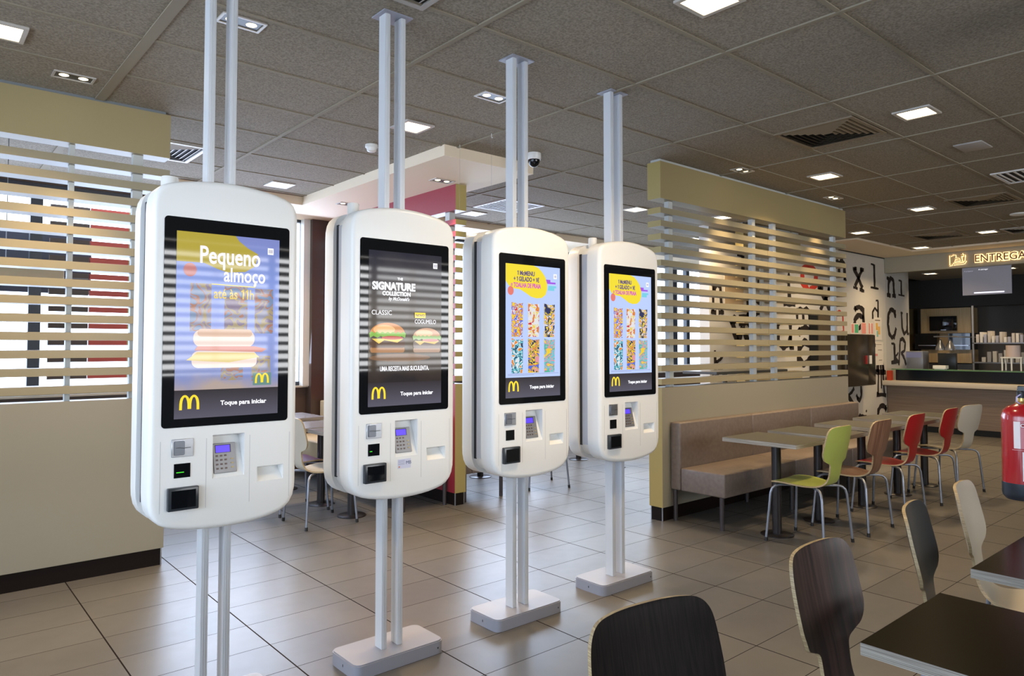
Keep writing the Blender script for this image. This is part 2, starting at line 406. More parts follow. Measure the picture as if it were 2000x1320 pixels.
def vent(x, y, m, label, s_=0.295, z=H, linear=False):
    e = empty('ceiling_vent', (x, y, z), 0, label, 'air vent', 'square ceiling vents')
    q = MB(); t = 0.028
    q.box((-s_, -s_, -0.012), (s_, -s_+t, 0.001)); q.box((-s_, s_-t, -0.012), (s_, s_, 0.001))
    q.box((-s_, -s_+t, -0.012), (-s_+t, s_-t, 0.001)); q.box((s_-t, -s_+t, -0.012), (s_, s_-t, 0.001))
    q.done('frame', m, e)
    bx('backing', (-s_+t, -s_+t, -0.001), (s_-t, s_-t, 0.001), BLK, e)
    q = MB()
    if linear:
        for k in range(9):
            yy = -s_+t+(k+0.5)*(2*(s_-t))/9
            q.box((-s_+t, yy-0.010, -0.010), (s_-t, yy+0.006, -0.004))
    else:
        for k in range(6):
            r0 = s_-t-0.014-k*0.040; r1 = r0-0.020
            if r1 < 0.01: break
            ri = [(-r0, -r0, -0.003), (r0, -r0, -0.003), (r0, r0, -0.003), (-r0, r0, -0.003)]
            ro = [(-r1, -r1, -0.014), (r1, -r1, -0.014), (r1, r1, -0.014), (-r1, r1, -0.014)]
            for j in range(4): q.quad([ri[j], ri[(j+1) % 4], ro[(j+1) % 4], ro[j]])
    q.done('louvers', m, e)
    return e
vent(5.30, 2.475, VENTD, 'large brown square air vent above the green chair and warm-tinted header')
vent(9.02, 2.52, VENTD, 'brown square air vent right of the far ceiling lights')
vent(11.46, 3.76, VENTD, 'farthest brown air vent, above the lettered wall')
vent(11.75, 2.72, VENTW, 'pale-edged air vent cut by the right edge above the delivery sign')
vent(8.0, 1.80, VENTL, 'white slotted air vent cut by the right edge of the photo', linear=True)
vent(5.27, 6.19, VENTL, 'white slotted air vent behind the third kiosk posts', linear=True)
vent(1.575, 6.25, VENTL, 'white square louvered vent beside the left partition header')
vent(1.56, 2.52, VENTW, 'beige vent frame whose corner shows at the top edge above the second kiosk')

e = empty('smoke_detector', (2.83, 5.02, H), 0, 'round white smoke detector on the ceiling left of the second kiosk posts', 'smoke detector')
q = MB(); q.lathe([(0.050, 0), (0.052, -0.02), (0.046, -0.026)], n=28); q.done('base', WPLAS, e)
q = MB(); q.lathe([(0.042, -0.026), (0.036, -0.05), (0.026, -0.056), (0.012, -0.060)], n=28); q.done('sensor', WPLAS, e)
e = empty('dome_camera', (3.99, 4.36, H), 0, 'white dome security camera with dark bubble right of the third kiosk posts', 'security camera')
q = MB(); q.lathe([(0.060, 0), (0.062, -0.045), (0.056, -0.055)], n=32); q.done('housing', WPLAS, e)
q = MB(); q.lathe([(0.050, -0.055), (0.048, -0.075), (0.038, -0.098), (0.020, -0.112), (0.002, -0.116)], n=32); q.done('dome', BLACKG, e)
e = empty('smoke_detector', (1.0, 6.05, H), 0, 'lit white round ceiling sensor seen through the left slats', 'smoke detector')
q = MB(); q.lathe([(0.055, 0), (0.052, -0.02), (0.015, -0.03), (0.012, -0.09)], n=24); q.done('base', WPLAS, e)
e = empty('ceiling_speaker', (10.3, 2.5, H), 0, 'round white ceiling speaker near the right edge', 'speaker')
q = MB(); q.lathe([(0.10, 0), (0.10, -0.012), (0.085, -0.018)], n=32); q.done('ring', WPLAS, e)
q = MB(); q.lathe([(0.085, -0.014), (0.002, -0.016)], n=32); q.done('grille', VENTL, e)
e = empty('access_panel', (6.52, 1.885, H), 0, 'plain pale square panel on the ceiling near the right edge', 'ceiling panel')
bx('panel', (-0.14, -0.10, -0.010), (0.14, 0.10, 0.001), mat('panel_grey', (0.36, 0.34, 0.33), 0.5), e, 0.002)
for x, y, lb in ((3.36, 4.55, 'thin hanging wire hook left of the third kiosk posts'), (3.362, 4.15, 'thin hanging wire hook nearest the third kiosk posts')):
    o = empty('ceiling_hook', (x, y, H), 0, lb, 'hook', 'wire hooks hanging from the ceiling')
    q = MB(); q.tube([(0, 0, 0), (0, 0, -0.03), (0.008, 0, -0.034), (0.012, 0, -0.026)], 0.0022, 6); q.done('hook', WPLAS, o)
    q = MB(); q.tube([(0, 0, -0.03), (0, 0, -0.62)], 0.0006, 5); q.done('wire', TUBE, o)

# ================================================================ PARTITIONS
def partition(name, label, x0, x1, y0, y1, face, end, slatm, posts, joints=(), hz=(2.745, 3.065), lowz=1.125, n=14, ztop=2.643, dz=0.113, along='x', plinth_in=0.012, strip_=False, cap=None):
    """slatted room divider: low wall, plinth, header, slats and posts; origin at (x0, y0, 0)"""
    e = empty(name, (x0, y0, 0), 0, label, 'partition')
    L = x1-x0; T = y1-y0
    def two(q, a, b, bev=0.0):
        fs = q.box(a, b)
        for f in fs:
            f.normal_update(); nn = f.calc_center_median()-(Vector(a)+Vector(b))/2
            ax = (abs(nn.x) > max(abs(nn.y), abs(nn.z))) if along == 'x' else (abs(nn.y) > max(abs(nn.x), abs(nn.z)))
            if ax: f.material_index = 1
    q = MB(); two(q, (0, 0, 0.115), (L, T, lowz)); q.done('low_wall', [face, end], e)
    bx('plinth', (plinth_in, plinth_in, 0), (L-plinth_in, T-plinth_in, 0.115), BROWNK, e)
    q = MB(); two(q, (0, 0, hz[0]), (L, T, hz[1])); q.done('header', [BEIGE if face is BEIGEL else face, end], e)  # header coloured yellower than the low wall to suggest warm lamplight
    if strip_: bx('ceiling_strip', (0, 0.004, hz[1]), (L-0.03, T-0.01, H), GREYT, e)
    else: bx('ceiling_strip', (0.02, 0.02, hz[1]), (L-0.02, T-0.02, H), POSTW, e)
    for k in range(n):
        z = ztop-k*dz; q = MB(); js = [0]+[j for j in joints]+[L if along == 'x' else T]
        for a, b in zip(js, js[1:]):
            if along == 'x': two(q, (a+(0.003 if a else 0), 0, z-0.025), (b, T, z+0.025))
            else: two(q, (0, a, z-0.025), (L, b, z+0.025))
        q.done('slat', [slatm, end], e)
    for p, w_ in posts:
        if along == 'x': bx('post', (p, 0.048, lowz), (p+w_, T-0.047, hz[0]), POSTW, e)
        else: bx('post', (0.03, p, lowz), (L-0.03, p+w_, hz[0]), POSTW, e)
    # steel corner strips on the plinth
    for (cx, cy) in ((plinth_in, plinth_in), (plinth_in, T-plinth_in), (L-plinth_in, plinth_in)):
        bx('corner_strip', (cx-0.004, cy-0.004, 0), (cx+0.004, cy+0.004, 0.115), STEEL, e)
    return e
partition('slatted_partition', 'long beige slatted partition behind the right bench, with header tinted as lamplit', 4.90, 8.40, 3.753, 3.893, BEIGEL, OLIVE, SLATU,
          [(0.172, 0.058), (1.53, 0.058), (1.93, 0.058), (3.28, 0.058)], joints=(1.74,))
partition('slatted_partition', 'beige slatted partition at the left edge behind the first kiosk', -2.95, 1.383, 5.232, 5.372, BEIGEL, OLIVE, SLATU,
          [(4.113, 0.062), (3.745, 0.03), (2.2, 0.07), (0.6, 0.07)], hz=(2.772, 3.072), lowz=1.13, ztop=2.665, n=14, dz=0.1125, strip_=True)
partition('slatted_partition', 'dark red slatted partition with olive end, behind the second kiosk', 3.920, 4.045, 5.372, 7.98, RED, OLIVE, RED,
          [(0.14, 0.07), (1.2, 0.07), (2.3, 0.07)], hz=(2.757, 3.0), lowz=1.125, ztop=2.645, along='y')
partition('slatted_partition', 'short tan slatted partition glimpsed through the right slats', 8.25, 9.75, 5.0, 5.12, BEIGE, OLIVE, mat('tan_slat', (0.5, 0.42, 0.24), 0.4),
          [(0.5, 0.07)], n=10, dz=0.15, ztop=2.55)
# partition behind the camera, mirrored in the screens
partition('slatted_partition', 'beige slatted partition behind the camera, reflected in the kiosk screens', 1.2, 8.2, -3.4, -3.26, BEIGEL, OLIVE, SLATU,
          [(1.0, 0.08), (2.4, 0.08), (3.9, 0.08), (5.4, 0.08)])

# ================================================================ KIOSKS
OUT_T = [(.2835, 1.98), (.2825, 2.015), (.277, 2.045), (.266, 2.068), (.249, 2.084), (.225, 2.095), (.19, 2.105), (.15, 2.113), (.10, 2.120), (.05, 2.1245)]
OUT_B = [(.2835, .93), (.282, .895), (.275, .862), (.261, .835), (.241, .815), (.215, .801), (.18, .791), (.14, .783), (.10, .778), (.05, .7745)]
def kiosk_outline():
    r = OUT_T+[(0, 2.126)]+[(-x, z) for x, z in OUT_T[::-1]]
    return r+[(-x, z) for x, z in OUT_B]+[(0, .773)]+[(x, z) for x, z in OUT_B[::-1]]
def inset(pts, d):
    n = len(pts); out = []
    for i in range(n):
        a, b = Vector(pts[i-1]), Vector(pts[(i+1) % n]); t = (b-a).normalized()
        out.append((pts[i][0]-t.y*d, pts[i][1]+t.x*d))
    return out
O2 = kiosk_outline()
def ccw(p): return sum(p[i][0]*p[(i+1) % len(p)][1]-p[(i+1) % len(p)][0]*p[i][1] for i in range(len(p))) > 0
if not ccw(O2): O2 = O2[::-1]
def shell(name, yf, yb, parent, holes, sgn):
    """plate-like moulded shell from yb (flat back) to yf (front with rounded edge)"""
    q = MB(); R = 0.022; d = 1 if yf < yb else -1
    loops = [(0, yb), (0, yf+d*R)]
    for a in (22, 45, 67, 90):
        t = math.radians(a); loops.append((R*(1-math.cos(t)), yf+d*R*(1-math.sin(t))))
    rings = []
    for off, y in loops:
        rings.append([q.bm.verts.new((x, y, z)) for x, z in inset(O2, off)])
    n = len(O2)
    for a, b in zip(rings, rings[1:]):
        for k in range(n): q.bm.faces.new([a[k], a[(k+1) % n], b[(k+1) % n], b[k]])
    q.bm.faces.new(rings[0])
    es = [q.bm.edges.get((rings[-1][k], rings[-1][(k+1) % n])) for k in range(n)]
    for h in holes:
        hv = [q.bm.verts.new((x, yf, z)) for x, z in h]
        for k in range(len(hv)): es.append(q.bm.edges.new((hv[k], hv[(k+1) % len(hv)])))
    if holes: bmesh.ops.triangle_fill(q.bm, edges=es, use_beauty=True, use_dissolve=False)
    else: q.bm.faces.new(rings[-1])
    return q.done(name, KWHITE, parent)
def rrect(x0, x1, z0, z1, r, n=5):
    out = []
    for cx, cz, a in ((x1-r, z1-r, 0), (x0+r, z1-r, 90), (x0+r, z0+r, 180), (x1-r, z0+r, 270)):
        for k in range(n+1):
            t = math.radians(a+90*k/n); out.append((cx+r*math.cos(t), cz+r*math.sin(t)))
    return out
YF = -0.138   # front face plane, local
def arches(parent, cx, z0, w_, h_, m, y, name='golden_arches'):
    q = MB(); pl = lambda u, v, d: (u, y-d, v)
    for s_ in (-1, 1):
        pts = []; W = []
        for k in range(13):
            t = k/12; ang = PI*t
            u = cx+s_*(w_*0.25)+w_*0.25*math.cos(ang)*1.0*s_*-1*-1
            u = cx+s_*w_*0.25-math.cos(ang)*w_*0.225
            v = z0+h_*(math.sin(ang)**0.62)*0.93 if 0 < t < 1 else z0+(0 if (s_ < 0 and t == 0) or (s_ > 0 and t == 1) else 0.06*h_)
            pts.append((u, v)); W.append(w_*(0.125 if 0.25 < t < 0.75 else 0.145))
        strip(q, pts, W, pl)
    return q.done(name, m, parent, auto=False)
PAT = {}
def pattern(name, c, scale=60, seed=0.0, e=0.8):
    m = mat(name, (0.01, 0.01, 0.01), 0.04, spec=0.18)
    tc = nd(m, 'ShaderNodeTexCoord'); mp = nd(m, 'ShaderNodeMapping'); mp.inputs['Location'].default_value = (seed, seed*2, seed*3)
    nz = nd(m, 'ShaderNodeTexNoise'); nz.inputs['Scale'].default_value = scale; nz.inputs['Detail'].default_value = 1.2; nz.inputs['Distortion'].default_value = 0.7
    cr = nd(m, 'ShaderNodeValToRGB'); cr.color_ramp.interpolation = 'CONSTANT'
    els = cr.color_ramp.elements
    while len(els) < len(c): els.new(0.5)
    lo, hi = 0.34, 0.66
    for i, col in enumerate(c):
        els[i].position = 0 if i == 0 else lo+(hi-lo)*i/len(c); els[i].color = (*col, 1)
    lk(m, tc.outputs['Object'], mp.inputs[0]); lk(m, mp.outputs[0], nz.inputs['Vector']); lk(m, nz.outputs[0], cr.inputs[0])
    lk(m, cr.outputs[0], bsdf(m).inputs['Emission Color']); bsdf(m).inputs['Emission Strength'].default_value = e
    return m
Y_, O_, R_, W_, N_, B_, C_, P_, G_ = (.85, .62, .05), (.75, .25, .04), (.6, .04, .05), (.75, .75, .8), (.03, .04, .12), (.08, .16, .65), (.15, .55, .62), (.75, .3, .35), (.1, .45, .3)
def gradient(name, stops, z0, z1, jitter=0.06):
    """screen picture running from top colour to bottom colour with soft cloudy mixing"""
    m = mat(name, (0.01, 0.01, 0.01), 0.04, spec=0.18)
    tc = nd(m, 'ShaderNodeTexCoord'); sp_ = nd(m, 'ShaderNodeSeparateXYZ'); lk(m, tc.outputs['Object'], sp_.inputs[0])
    mr = nd(m, 'ShaderNodeMapRange'); mr.inputs['From Min'].default_value = z0; mr.inputs['From Max'].default_value = z1
    lk(m, sp_.outputs['Z'], mr.inputs[0])
    nz = nd(m, 'ShaderNodeTexNoise'); nz.inputs['Scale'].default_value = 9; nz.inputs['Detail'].default_value = 2; lk(m, tc.outputs['Object'], nz.inputs['Vector'])
    a = nd(m, 'ShaderNodeMath', operation='MULTIPLY_ADD'); lk(m, nz.outputs[0], a.inputs[0]); a.inputs[1].default_value = jitter*4; lk(m, mr.outputs[0], a.inputs[2])
    b = nd(m, 'ShaderNodeMath', operation='SUBTRACT'); lk(m, a.outputs[0], b.inputs[0]); b.inputs[1].default_value = jitter*2
    cr = nd(m, 'ShaderNodeValToRGB'); els = cr.color_ramp.elements
    while len(els) < len(stops): els.new(0.5)
    for i, (p, c) in enumerate(stops): els[i].position = p; els[i].color = (*c, 1)
    lk(m, b.outputs[0], cr.inputs[0]); lk(m, cr.outputs[0], bsdf(m).inputs['Emission Color']); bsdf(m).inputs['Emission Strength'].default_value = 1.0
    return m

def headline(s_, size, m, parent, x, y, z, bold, sx):
    """a line of screen lettering whose figure 1 has its flag"""
    cx = x; word = ''
    def flush(wd, cx):
        if not wd.strip(): return cx+0.22*size*sx*len(wd)
        cx += 0.25*size*sx*(len(wd)-len(wd.lstrip()))
        o = text('headline', wd.strip(), size, m, parent, (cx, y, z), bold=bold, sx=sx)
        cx += max(v.co.x for v in o.data.vertices)
        return cx+0.06*size*sx+0.25*size*sx*(len(wd)-len(wd.rstrip()))
    for ch in s_+'\0':
        if ch in '1\0':
            cx = flush(word, cx) if word else cx; word = ''
            if ch == '1':
                q = MB(); pl = lambda u, v, d: (u, y-d-0.0003, v); w_ = 0.10*size*sx+2*bold
                strip(q, [(cx+0.26*size*sx, z), (cx+0.26*size*sx, z+0.70*size)], w_, pl)
                strip(q, [(cx+0.06*size*sx, z+0.52*size), (cx+0.28*size*sx, z+0.67*size)], w_*0.8, pl)
                q.done('headline', m, parent, auto=False); cx += 0.44*size*sx
        else: word += ch
DZ0, DZ1, BARZ = 1.205, 1.915, 1.312    # display bottom, top, and top of the dark bottom bar
DX0, DX1 = -0.199, 0.199
YD = YF-0.003   # display surface
def flat(name, pts, m, parent, lvl, th=0.0004):
    q = MB(); pl = lambda u, v, d: (u, YD-lvl*0.0005-d, v)
    for poly in pts: blob(q, poly, pl, th=th)
    return q.done(name, m, parent, auto=False)
TXTW = screen('screen_text_white', (0.92, 0.92, 0.98))
TXTY = screen('screen_yellow', (0.85, 0.62, 0.03))
TXTD = screen('screen_text_dark', (0.10, 0.07, 0.16))
TXTP = screen('screen_text_magenta', (0.55, 0.08, 0.38))
BAR = gradient('screen_bar_dark', [(0, (.085, .080, .11)), (1, (.028, .024, .028))], DZ0, BARZ, 0.01)
def common_display(e, picture):
    d = flat('display', [[(DX0, BARZ), (DX1, BARZ), (DX1, DZ1), (DX0, DZ1)]], picture, e, 0, 0.0008)
    b = flat('bottom_bar', [[(DX0, DZ0), (DX1, DZ0), (DX1, BARZ), (DX0, BARZ)]], BAR, e, 0, 0.0008)
    arches(b, -0.145, 1.238, 0.066, 0.056, TXTY, YD-0.0012)
    text('caption', 'Toque para iniciar', 0.0245, TXTW, b, (-0.030, YD-0.0012, 1.250), bold=0.0006)
    return d
def icon(d, x=0.150, z=1.852, s_=0.024):
    flat('corner_icon', [[(x, z), (x+s_, z), (x+s_, z+s_*1.1), (x, z+s_*1.1)]], TXTW, d, 2)
    q = MB(); pl = lambda u, v, dd: (u, YD-0.0016-dd, v)
    for k in range(3): strip(q, [(x+s_*(.25+.25*k), z+s_*.25), (x+s_*(.25+.25*k), z+s_*.85)], s_*0.10, pl)
    q.done('icon_glyph', TXTD, d, auto=False)
def display_towels(e):
    d = common_display(e, screen('screen_sky_blue', (0.40, 0.50, 0.78)))
    yb = [(DX0, DZ1), (0.0, DZ1), (0.035, 1.905), (0.062, 1.885), (0.085, 1.860), (0.100, 1.828), (0.100, 1.790), (0.088, 1.760), (0.06, 1.742), (0.02, 1.738), (-0.02, 1.745), (-0.06, 1.765), (-0.10, 1.782), (-0.15, 1.785), (-0.18, 1.80), (DX0, 1.822)]
    flat('yellow_shape', [yb], screen('screen_yellow_blob', (0.72, 0.58, 0.03)), d, 1)
    flat('coral_dot', [ell(-0.165, 1.772, 0.021, 0.024)], screen('screen_coral', (.62, .16, .13)), d, 2)
    flat('purple_bars', [[(0.09, 1.845), (0.125, 1.845), (0.125, 1.832), (0.165, 1.832), (0.165, 1.822), (0.10, 1.822)]], screen('screen_purple', (.30, .08, .62)), d, 1)
    flat('teal_bars', [[(0.11, 1.812), (0.17, 1.812), (0.17, 1.80), (0.155, 1.80), (0.155, 1.785), (0.105, 1.785)]], screen('screen_teal', (.16, .50, .62)), d, 1)
    icon(d)
    headline('1 McMENU', 0.034, TXTD, d, -0.120, YD-0.0016, 1.858, 0.0011, 0.80)
    headline('+ 1 GELADO + 1€', 0.034, TXTD, d, -0.145, YD-0.0016, 1.826, 0.0011, 0.70)
    text('headline', '= TOALHA DE PRAIA', 0.034, TXTP, d, (-0.165, YD-0.0016, 1.793), bold=0.0011, sx=0.68)
    pats = [('towel_picture_orange', [Y_, O_, B_, W_, R_, Y_], 38, 1), ('towel_picture_fries', [W_, W_, Y_, W_, R_, O_], 34, 5), ('towel_picture_navy', [N_, Y_, N_, W_, O_, Y_], 32, 9),
            ('towel_picture_aqua', [W_, C_, N_, C_, W_, O_], 30, 13), ('towel_picture_stripes', [B_, O_, Y_, N_, Y_, P_], 36, 17), ('towel_picture_ice', [C_, P_, C_, G_, P_, Y_], 30, 21)]
    for k, (nm, cs, sc, sd) in enumerate(pats):
        cx = -0.118+0.118*(k % 3); z1 = 1.713 if k < 3 else 1.520; hh = 0.185; ww = 0.041
        m = MATS.get(nm) or pattern(nm, cs, sc, sd)
        flat('beach_towel', [[(cx-ww, z1-hh), (cx+ww*0.9, z1-hh), (cx+ww, z1-0.004), (cx, z1-0.009), (cx-ww, z1)]], m, d, 1)
    q = MB(); pl = lambda u, v, dd: (u, YD-0.001-dd, v)
    strip(q, [(-0.185, 1.330), (0.185, 1.330)], 0.0012, pl); strip(q, [(-0.185, 1.324), (0.0, 1.324)], 0.0012, pl)
    q.done('small_print', TXTD, d, auto=False)
def burger(d, cx, z, s_, pale):
    def c(r, g, b): return tuple(v*(1-pale)+0.6*pale for v in (r, g, b))
    t = str(pale)
    flat('bun', [[(cx+s_*math.cos(a)*1.0, z+s_*(0.22+0.55*math.sin(a))) for a in [PI*k/16 for k in range(17)]]], screen('bun'+t, c(.52, .22, .07)), d, 3)
    flat('bun_highlight', [[(cx-s_*.2+s_*.62*math.cos(a), z+s_*(0.42+0.24*math.sin(a))) for a in [2*PI*k/18 for k in range(18)]]], screen('bun_hi'+t, c(.75, .42, .18)), d, 4)
    lt = [(cx-s_*1.05+s_*2.1*k/14, z+s_*(0.26+(0.07 if k % 2 else -0.02))) for k in range(15)]
    flat('lettuce', [lt[::-1]+[(cx-s_*1.0+s_*2.0*k/10, z+s_*(0.06+(0.05 if k % 2 else -0.04))) for k in range(11)]], screen('lettuce'+t, c(.20, .40, .06)), d, 5)
    flat('tomato', [ell(cx+s_*.25, z+s_*.02, s_*.62, s_*.09)], screen('tomato'+t, c(.42, .05, .03)), d, 6)
    flat('cheese', [[(cx-s_*.9, z-s_*.03), (cx+s_*.9, z-s_*.03), (cx+s_*.55, z-s_*.22), (cx-s_*.2, z-s_*.10), (cx-s_*.5, z-s_*.28)]], screen('cheese'+t, c(.70, .48, .08)), d, 5)
    flat('patty', [rrect(cx-s_*1.0, cx+s_*1.0, z-s_*.48, z-s_*.04, s_*.15)], screen('patty'+t, c(.085, .040, .02)), d, 4)
    flat('bottom_bun', [rrect(cx-s_*.98, cx+s_*.98, z-s_*.72, z-s_*.42, s_*.12)], screen('bunb'+t, c(.34, .16, .06)), d, 3)
def display_burgers(e):
    pic = gradient('screen_burger_backdrop', [(0, (.018, .014, .016)), (.25, (.075, .052, .03)), (.55, (.08, .07, .062)), (1, (.018, .018, .03))], BARZ, DZ1, 0.05)
    d = common_display(e, pic); icon(d)
    text('headline', 'THE', 0.016, TXTW, d, (-0.050, YD-0.0022, 1.785), bold=0.0004)
    text('headline', 'SIGNATURE', 0.048, TXTW, d, (-0.182, YD-0.0022, 1.738), bold=0.0022, sx=0.90)
    text('headline', 'COLLECTION', 0.026, TXTW, d, (-0.130, YD-0.0022, 1.712), bold=0.0010, sx=0.95)
    text('headline', "by McDonald's", 0.022, TXTW, d, (-0.098, YD-0.0022, 1.690), bold=0.0003, sx=0.85, shear=0.35)
    text('burger_name', 'CLASSIC', 0.030, TXTW, d, (-0.185, YD-0.0022, 1.622), sx=0.95)
    flat('yellow_tag', [[(0.045, 1.612), (0.105, 1.612), (0.105, 1.637), (0.045, 1.637)]], TXTY, d, 7)
    text('tag_word', 'NOVO', 0.0165, TXTD, d, (0.05, YD-0.0042, 1.618), bold=0.0003)
    text('burger_name', 'COGUMELO', 0.028, TXTW, d, (0.045, YD-0.0022, 1.585), sx=0.78)
    burger(d, -0.100, 1.515, 0.092, 0.0); burger(d, 0.115, 1.505, 0.078, 0.25)
    flat('wooden_board', [ell(-0.03, 1.425, 0.165, 0.018)], screen('board_brown', (.16, .085, .04)), d, 2)
    text('slogan', 'UMA RECEITA MAIS SUCULENTA.', 0.030, TXTW, d, (-0.140, YD-0.0022, 1.365), bold=0.0005, sx=0.60)
def display_breakfast(e):
    pic = gradient('screen_breakfast_sky', [(0, (.36, .29, .26)), (.08, (.18, .22, .44)), (.45, (.25, .31, .64)), (.72, (.17, .24, .55)), (.80, (.16, .22, .5)), (1, (.17, .2, .45))], BARZ, DZ1, 0.04)
    d = common_display(e, pic)
    yb = [(DX0, DZ1), (0.02, DZ1), (0.035, 1.895), (0.07, 1.87), (0.11, 1.85), (0.10, 1.80), (0.06, 1.775), (-0.01, 1.768), (-0.05, 1.78), (-0.10, 1.80), (DX0, 1.80)]
    flat('yellow_shape', [yb], screen('screen_olive_yellow', (0.36, 0.29, 0.035)), d, 1)
    flat('coral_dot', [ell(-0.150, 1.770, 0.024, 0.026)], screen('screen_dim_coral', (.42, .15, .14)), d, 2)
    for k, (x, z, w_, h_) in enumerate(((-0.148, 1.535, .078, .185), (-0.02, 1.545, .09, .17), (0.10, 1.53, .075, .18), (-0.03, 1.345, .085, .09), (0.09, 1.34, .075, .10))):
        m = MATS.get('faded_towel_%d' % k) or pattern('faded_towel_%d' % k, [(.25, .2, .3), (.4, .32, .18), (.3, .3, .42), (.42, .2, .14), (.2, .28, .45)], 20, k*3.3, 0.75)
        flat('faded_towel', [[(x, z), (x+w_, z), (x+w_, z+h_), (x, z+h_)]], m, d, 1)
    icon(d)
    LIL = screen('screen_lilac', (.85, .80, .98))
    text('headline', 'Pequeno', 0.094, LIL, d, (-0.118, YD-0.0026, 1.800), bold=0.0016, sx=0.72)
    text('headline', 'almoço', 0.078, LIL, d, (-0.025, YD-0.0026, 1.733), bold=0.0012, sx=0.72)
    flat('yellow_rule', [[(-0.07, 1.718), (0.10, 1.714), (0.10, 1.717), (-0.07, 1.721)]], TXTY, d, 4)
    headline('até às 11h', 0.055, screen('screen_dim_yellow', (.62, .47, .12)), d, -0.062, YD-0.0026, 1.665, 0.0010, 0.72)
    # muffin sandwich
    PB = screen('muffin_pale', (.68, .56, .50)); PB2 = screen('muffin_toast', (.56, .38, .28))
    flat('muffin_top', [rrect(-0.135, 0.10, 1.475, 1.542, 0.03)], PB, d, 3)
    flat('muffin_top_crust', [rrect(-0.12, 0.09, 1.515, 1.545, 0.014)], PB2, d, 4)
    flat('ham', [[(-0.13, 1.462), (0.13, 1.455), (0.15, 1.468), (0.10, 1.478), (-0.12, 1.478)]], screen('ham_pink', (.50, .20, .16)), d, 4)
    flat('cheese', [[(-0.16, 1.425), (0.0, 1.415), (0.12, 1.435), (0.10, 1.452), (-0.12, 1.455)]], screen('cheese_pale', (.62, .50, .20)), d, 5)
    flat('muffin_bottom', [rrect(-0.14, 0.11, 1.395, 1.460, 0.025)], PB, d, 3)
    gb = flat('green_corner', [[(0.095, 1.322), (0.170, 1.322), (0.170, 1.372), (0.095, 1.372)]], screen('screen_green', (.12, .22, .20)), d, 2)
    arches(gb, 0.132, 1.330, 0.052, 0.040, TXTY, YD-0.0018)

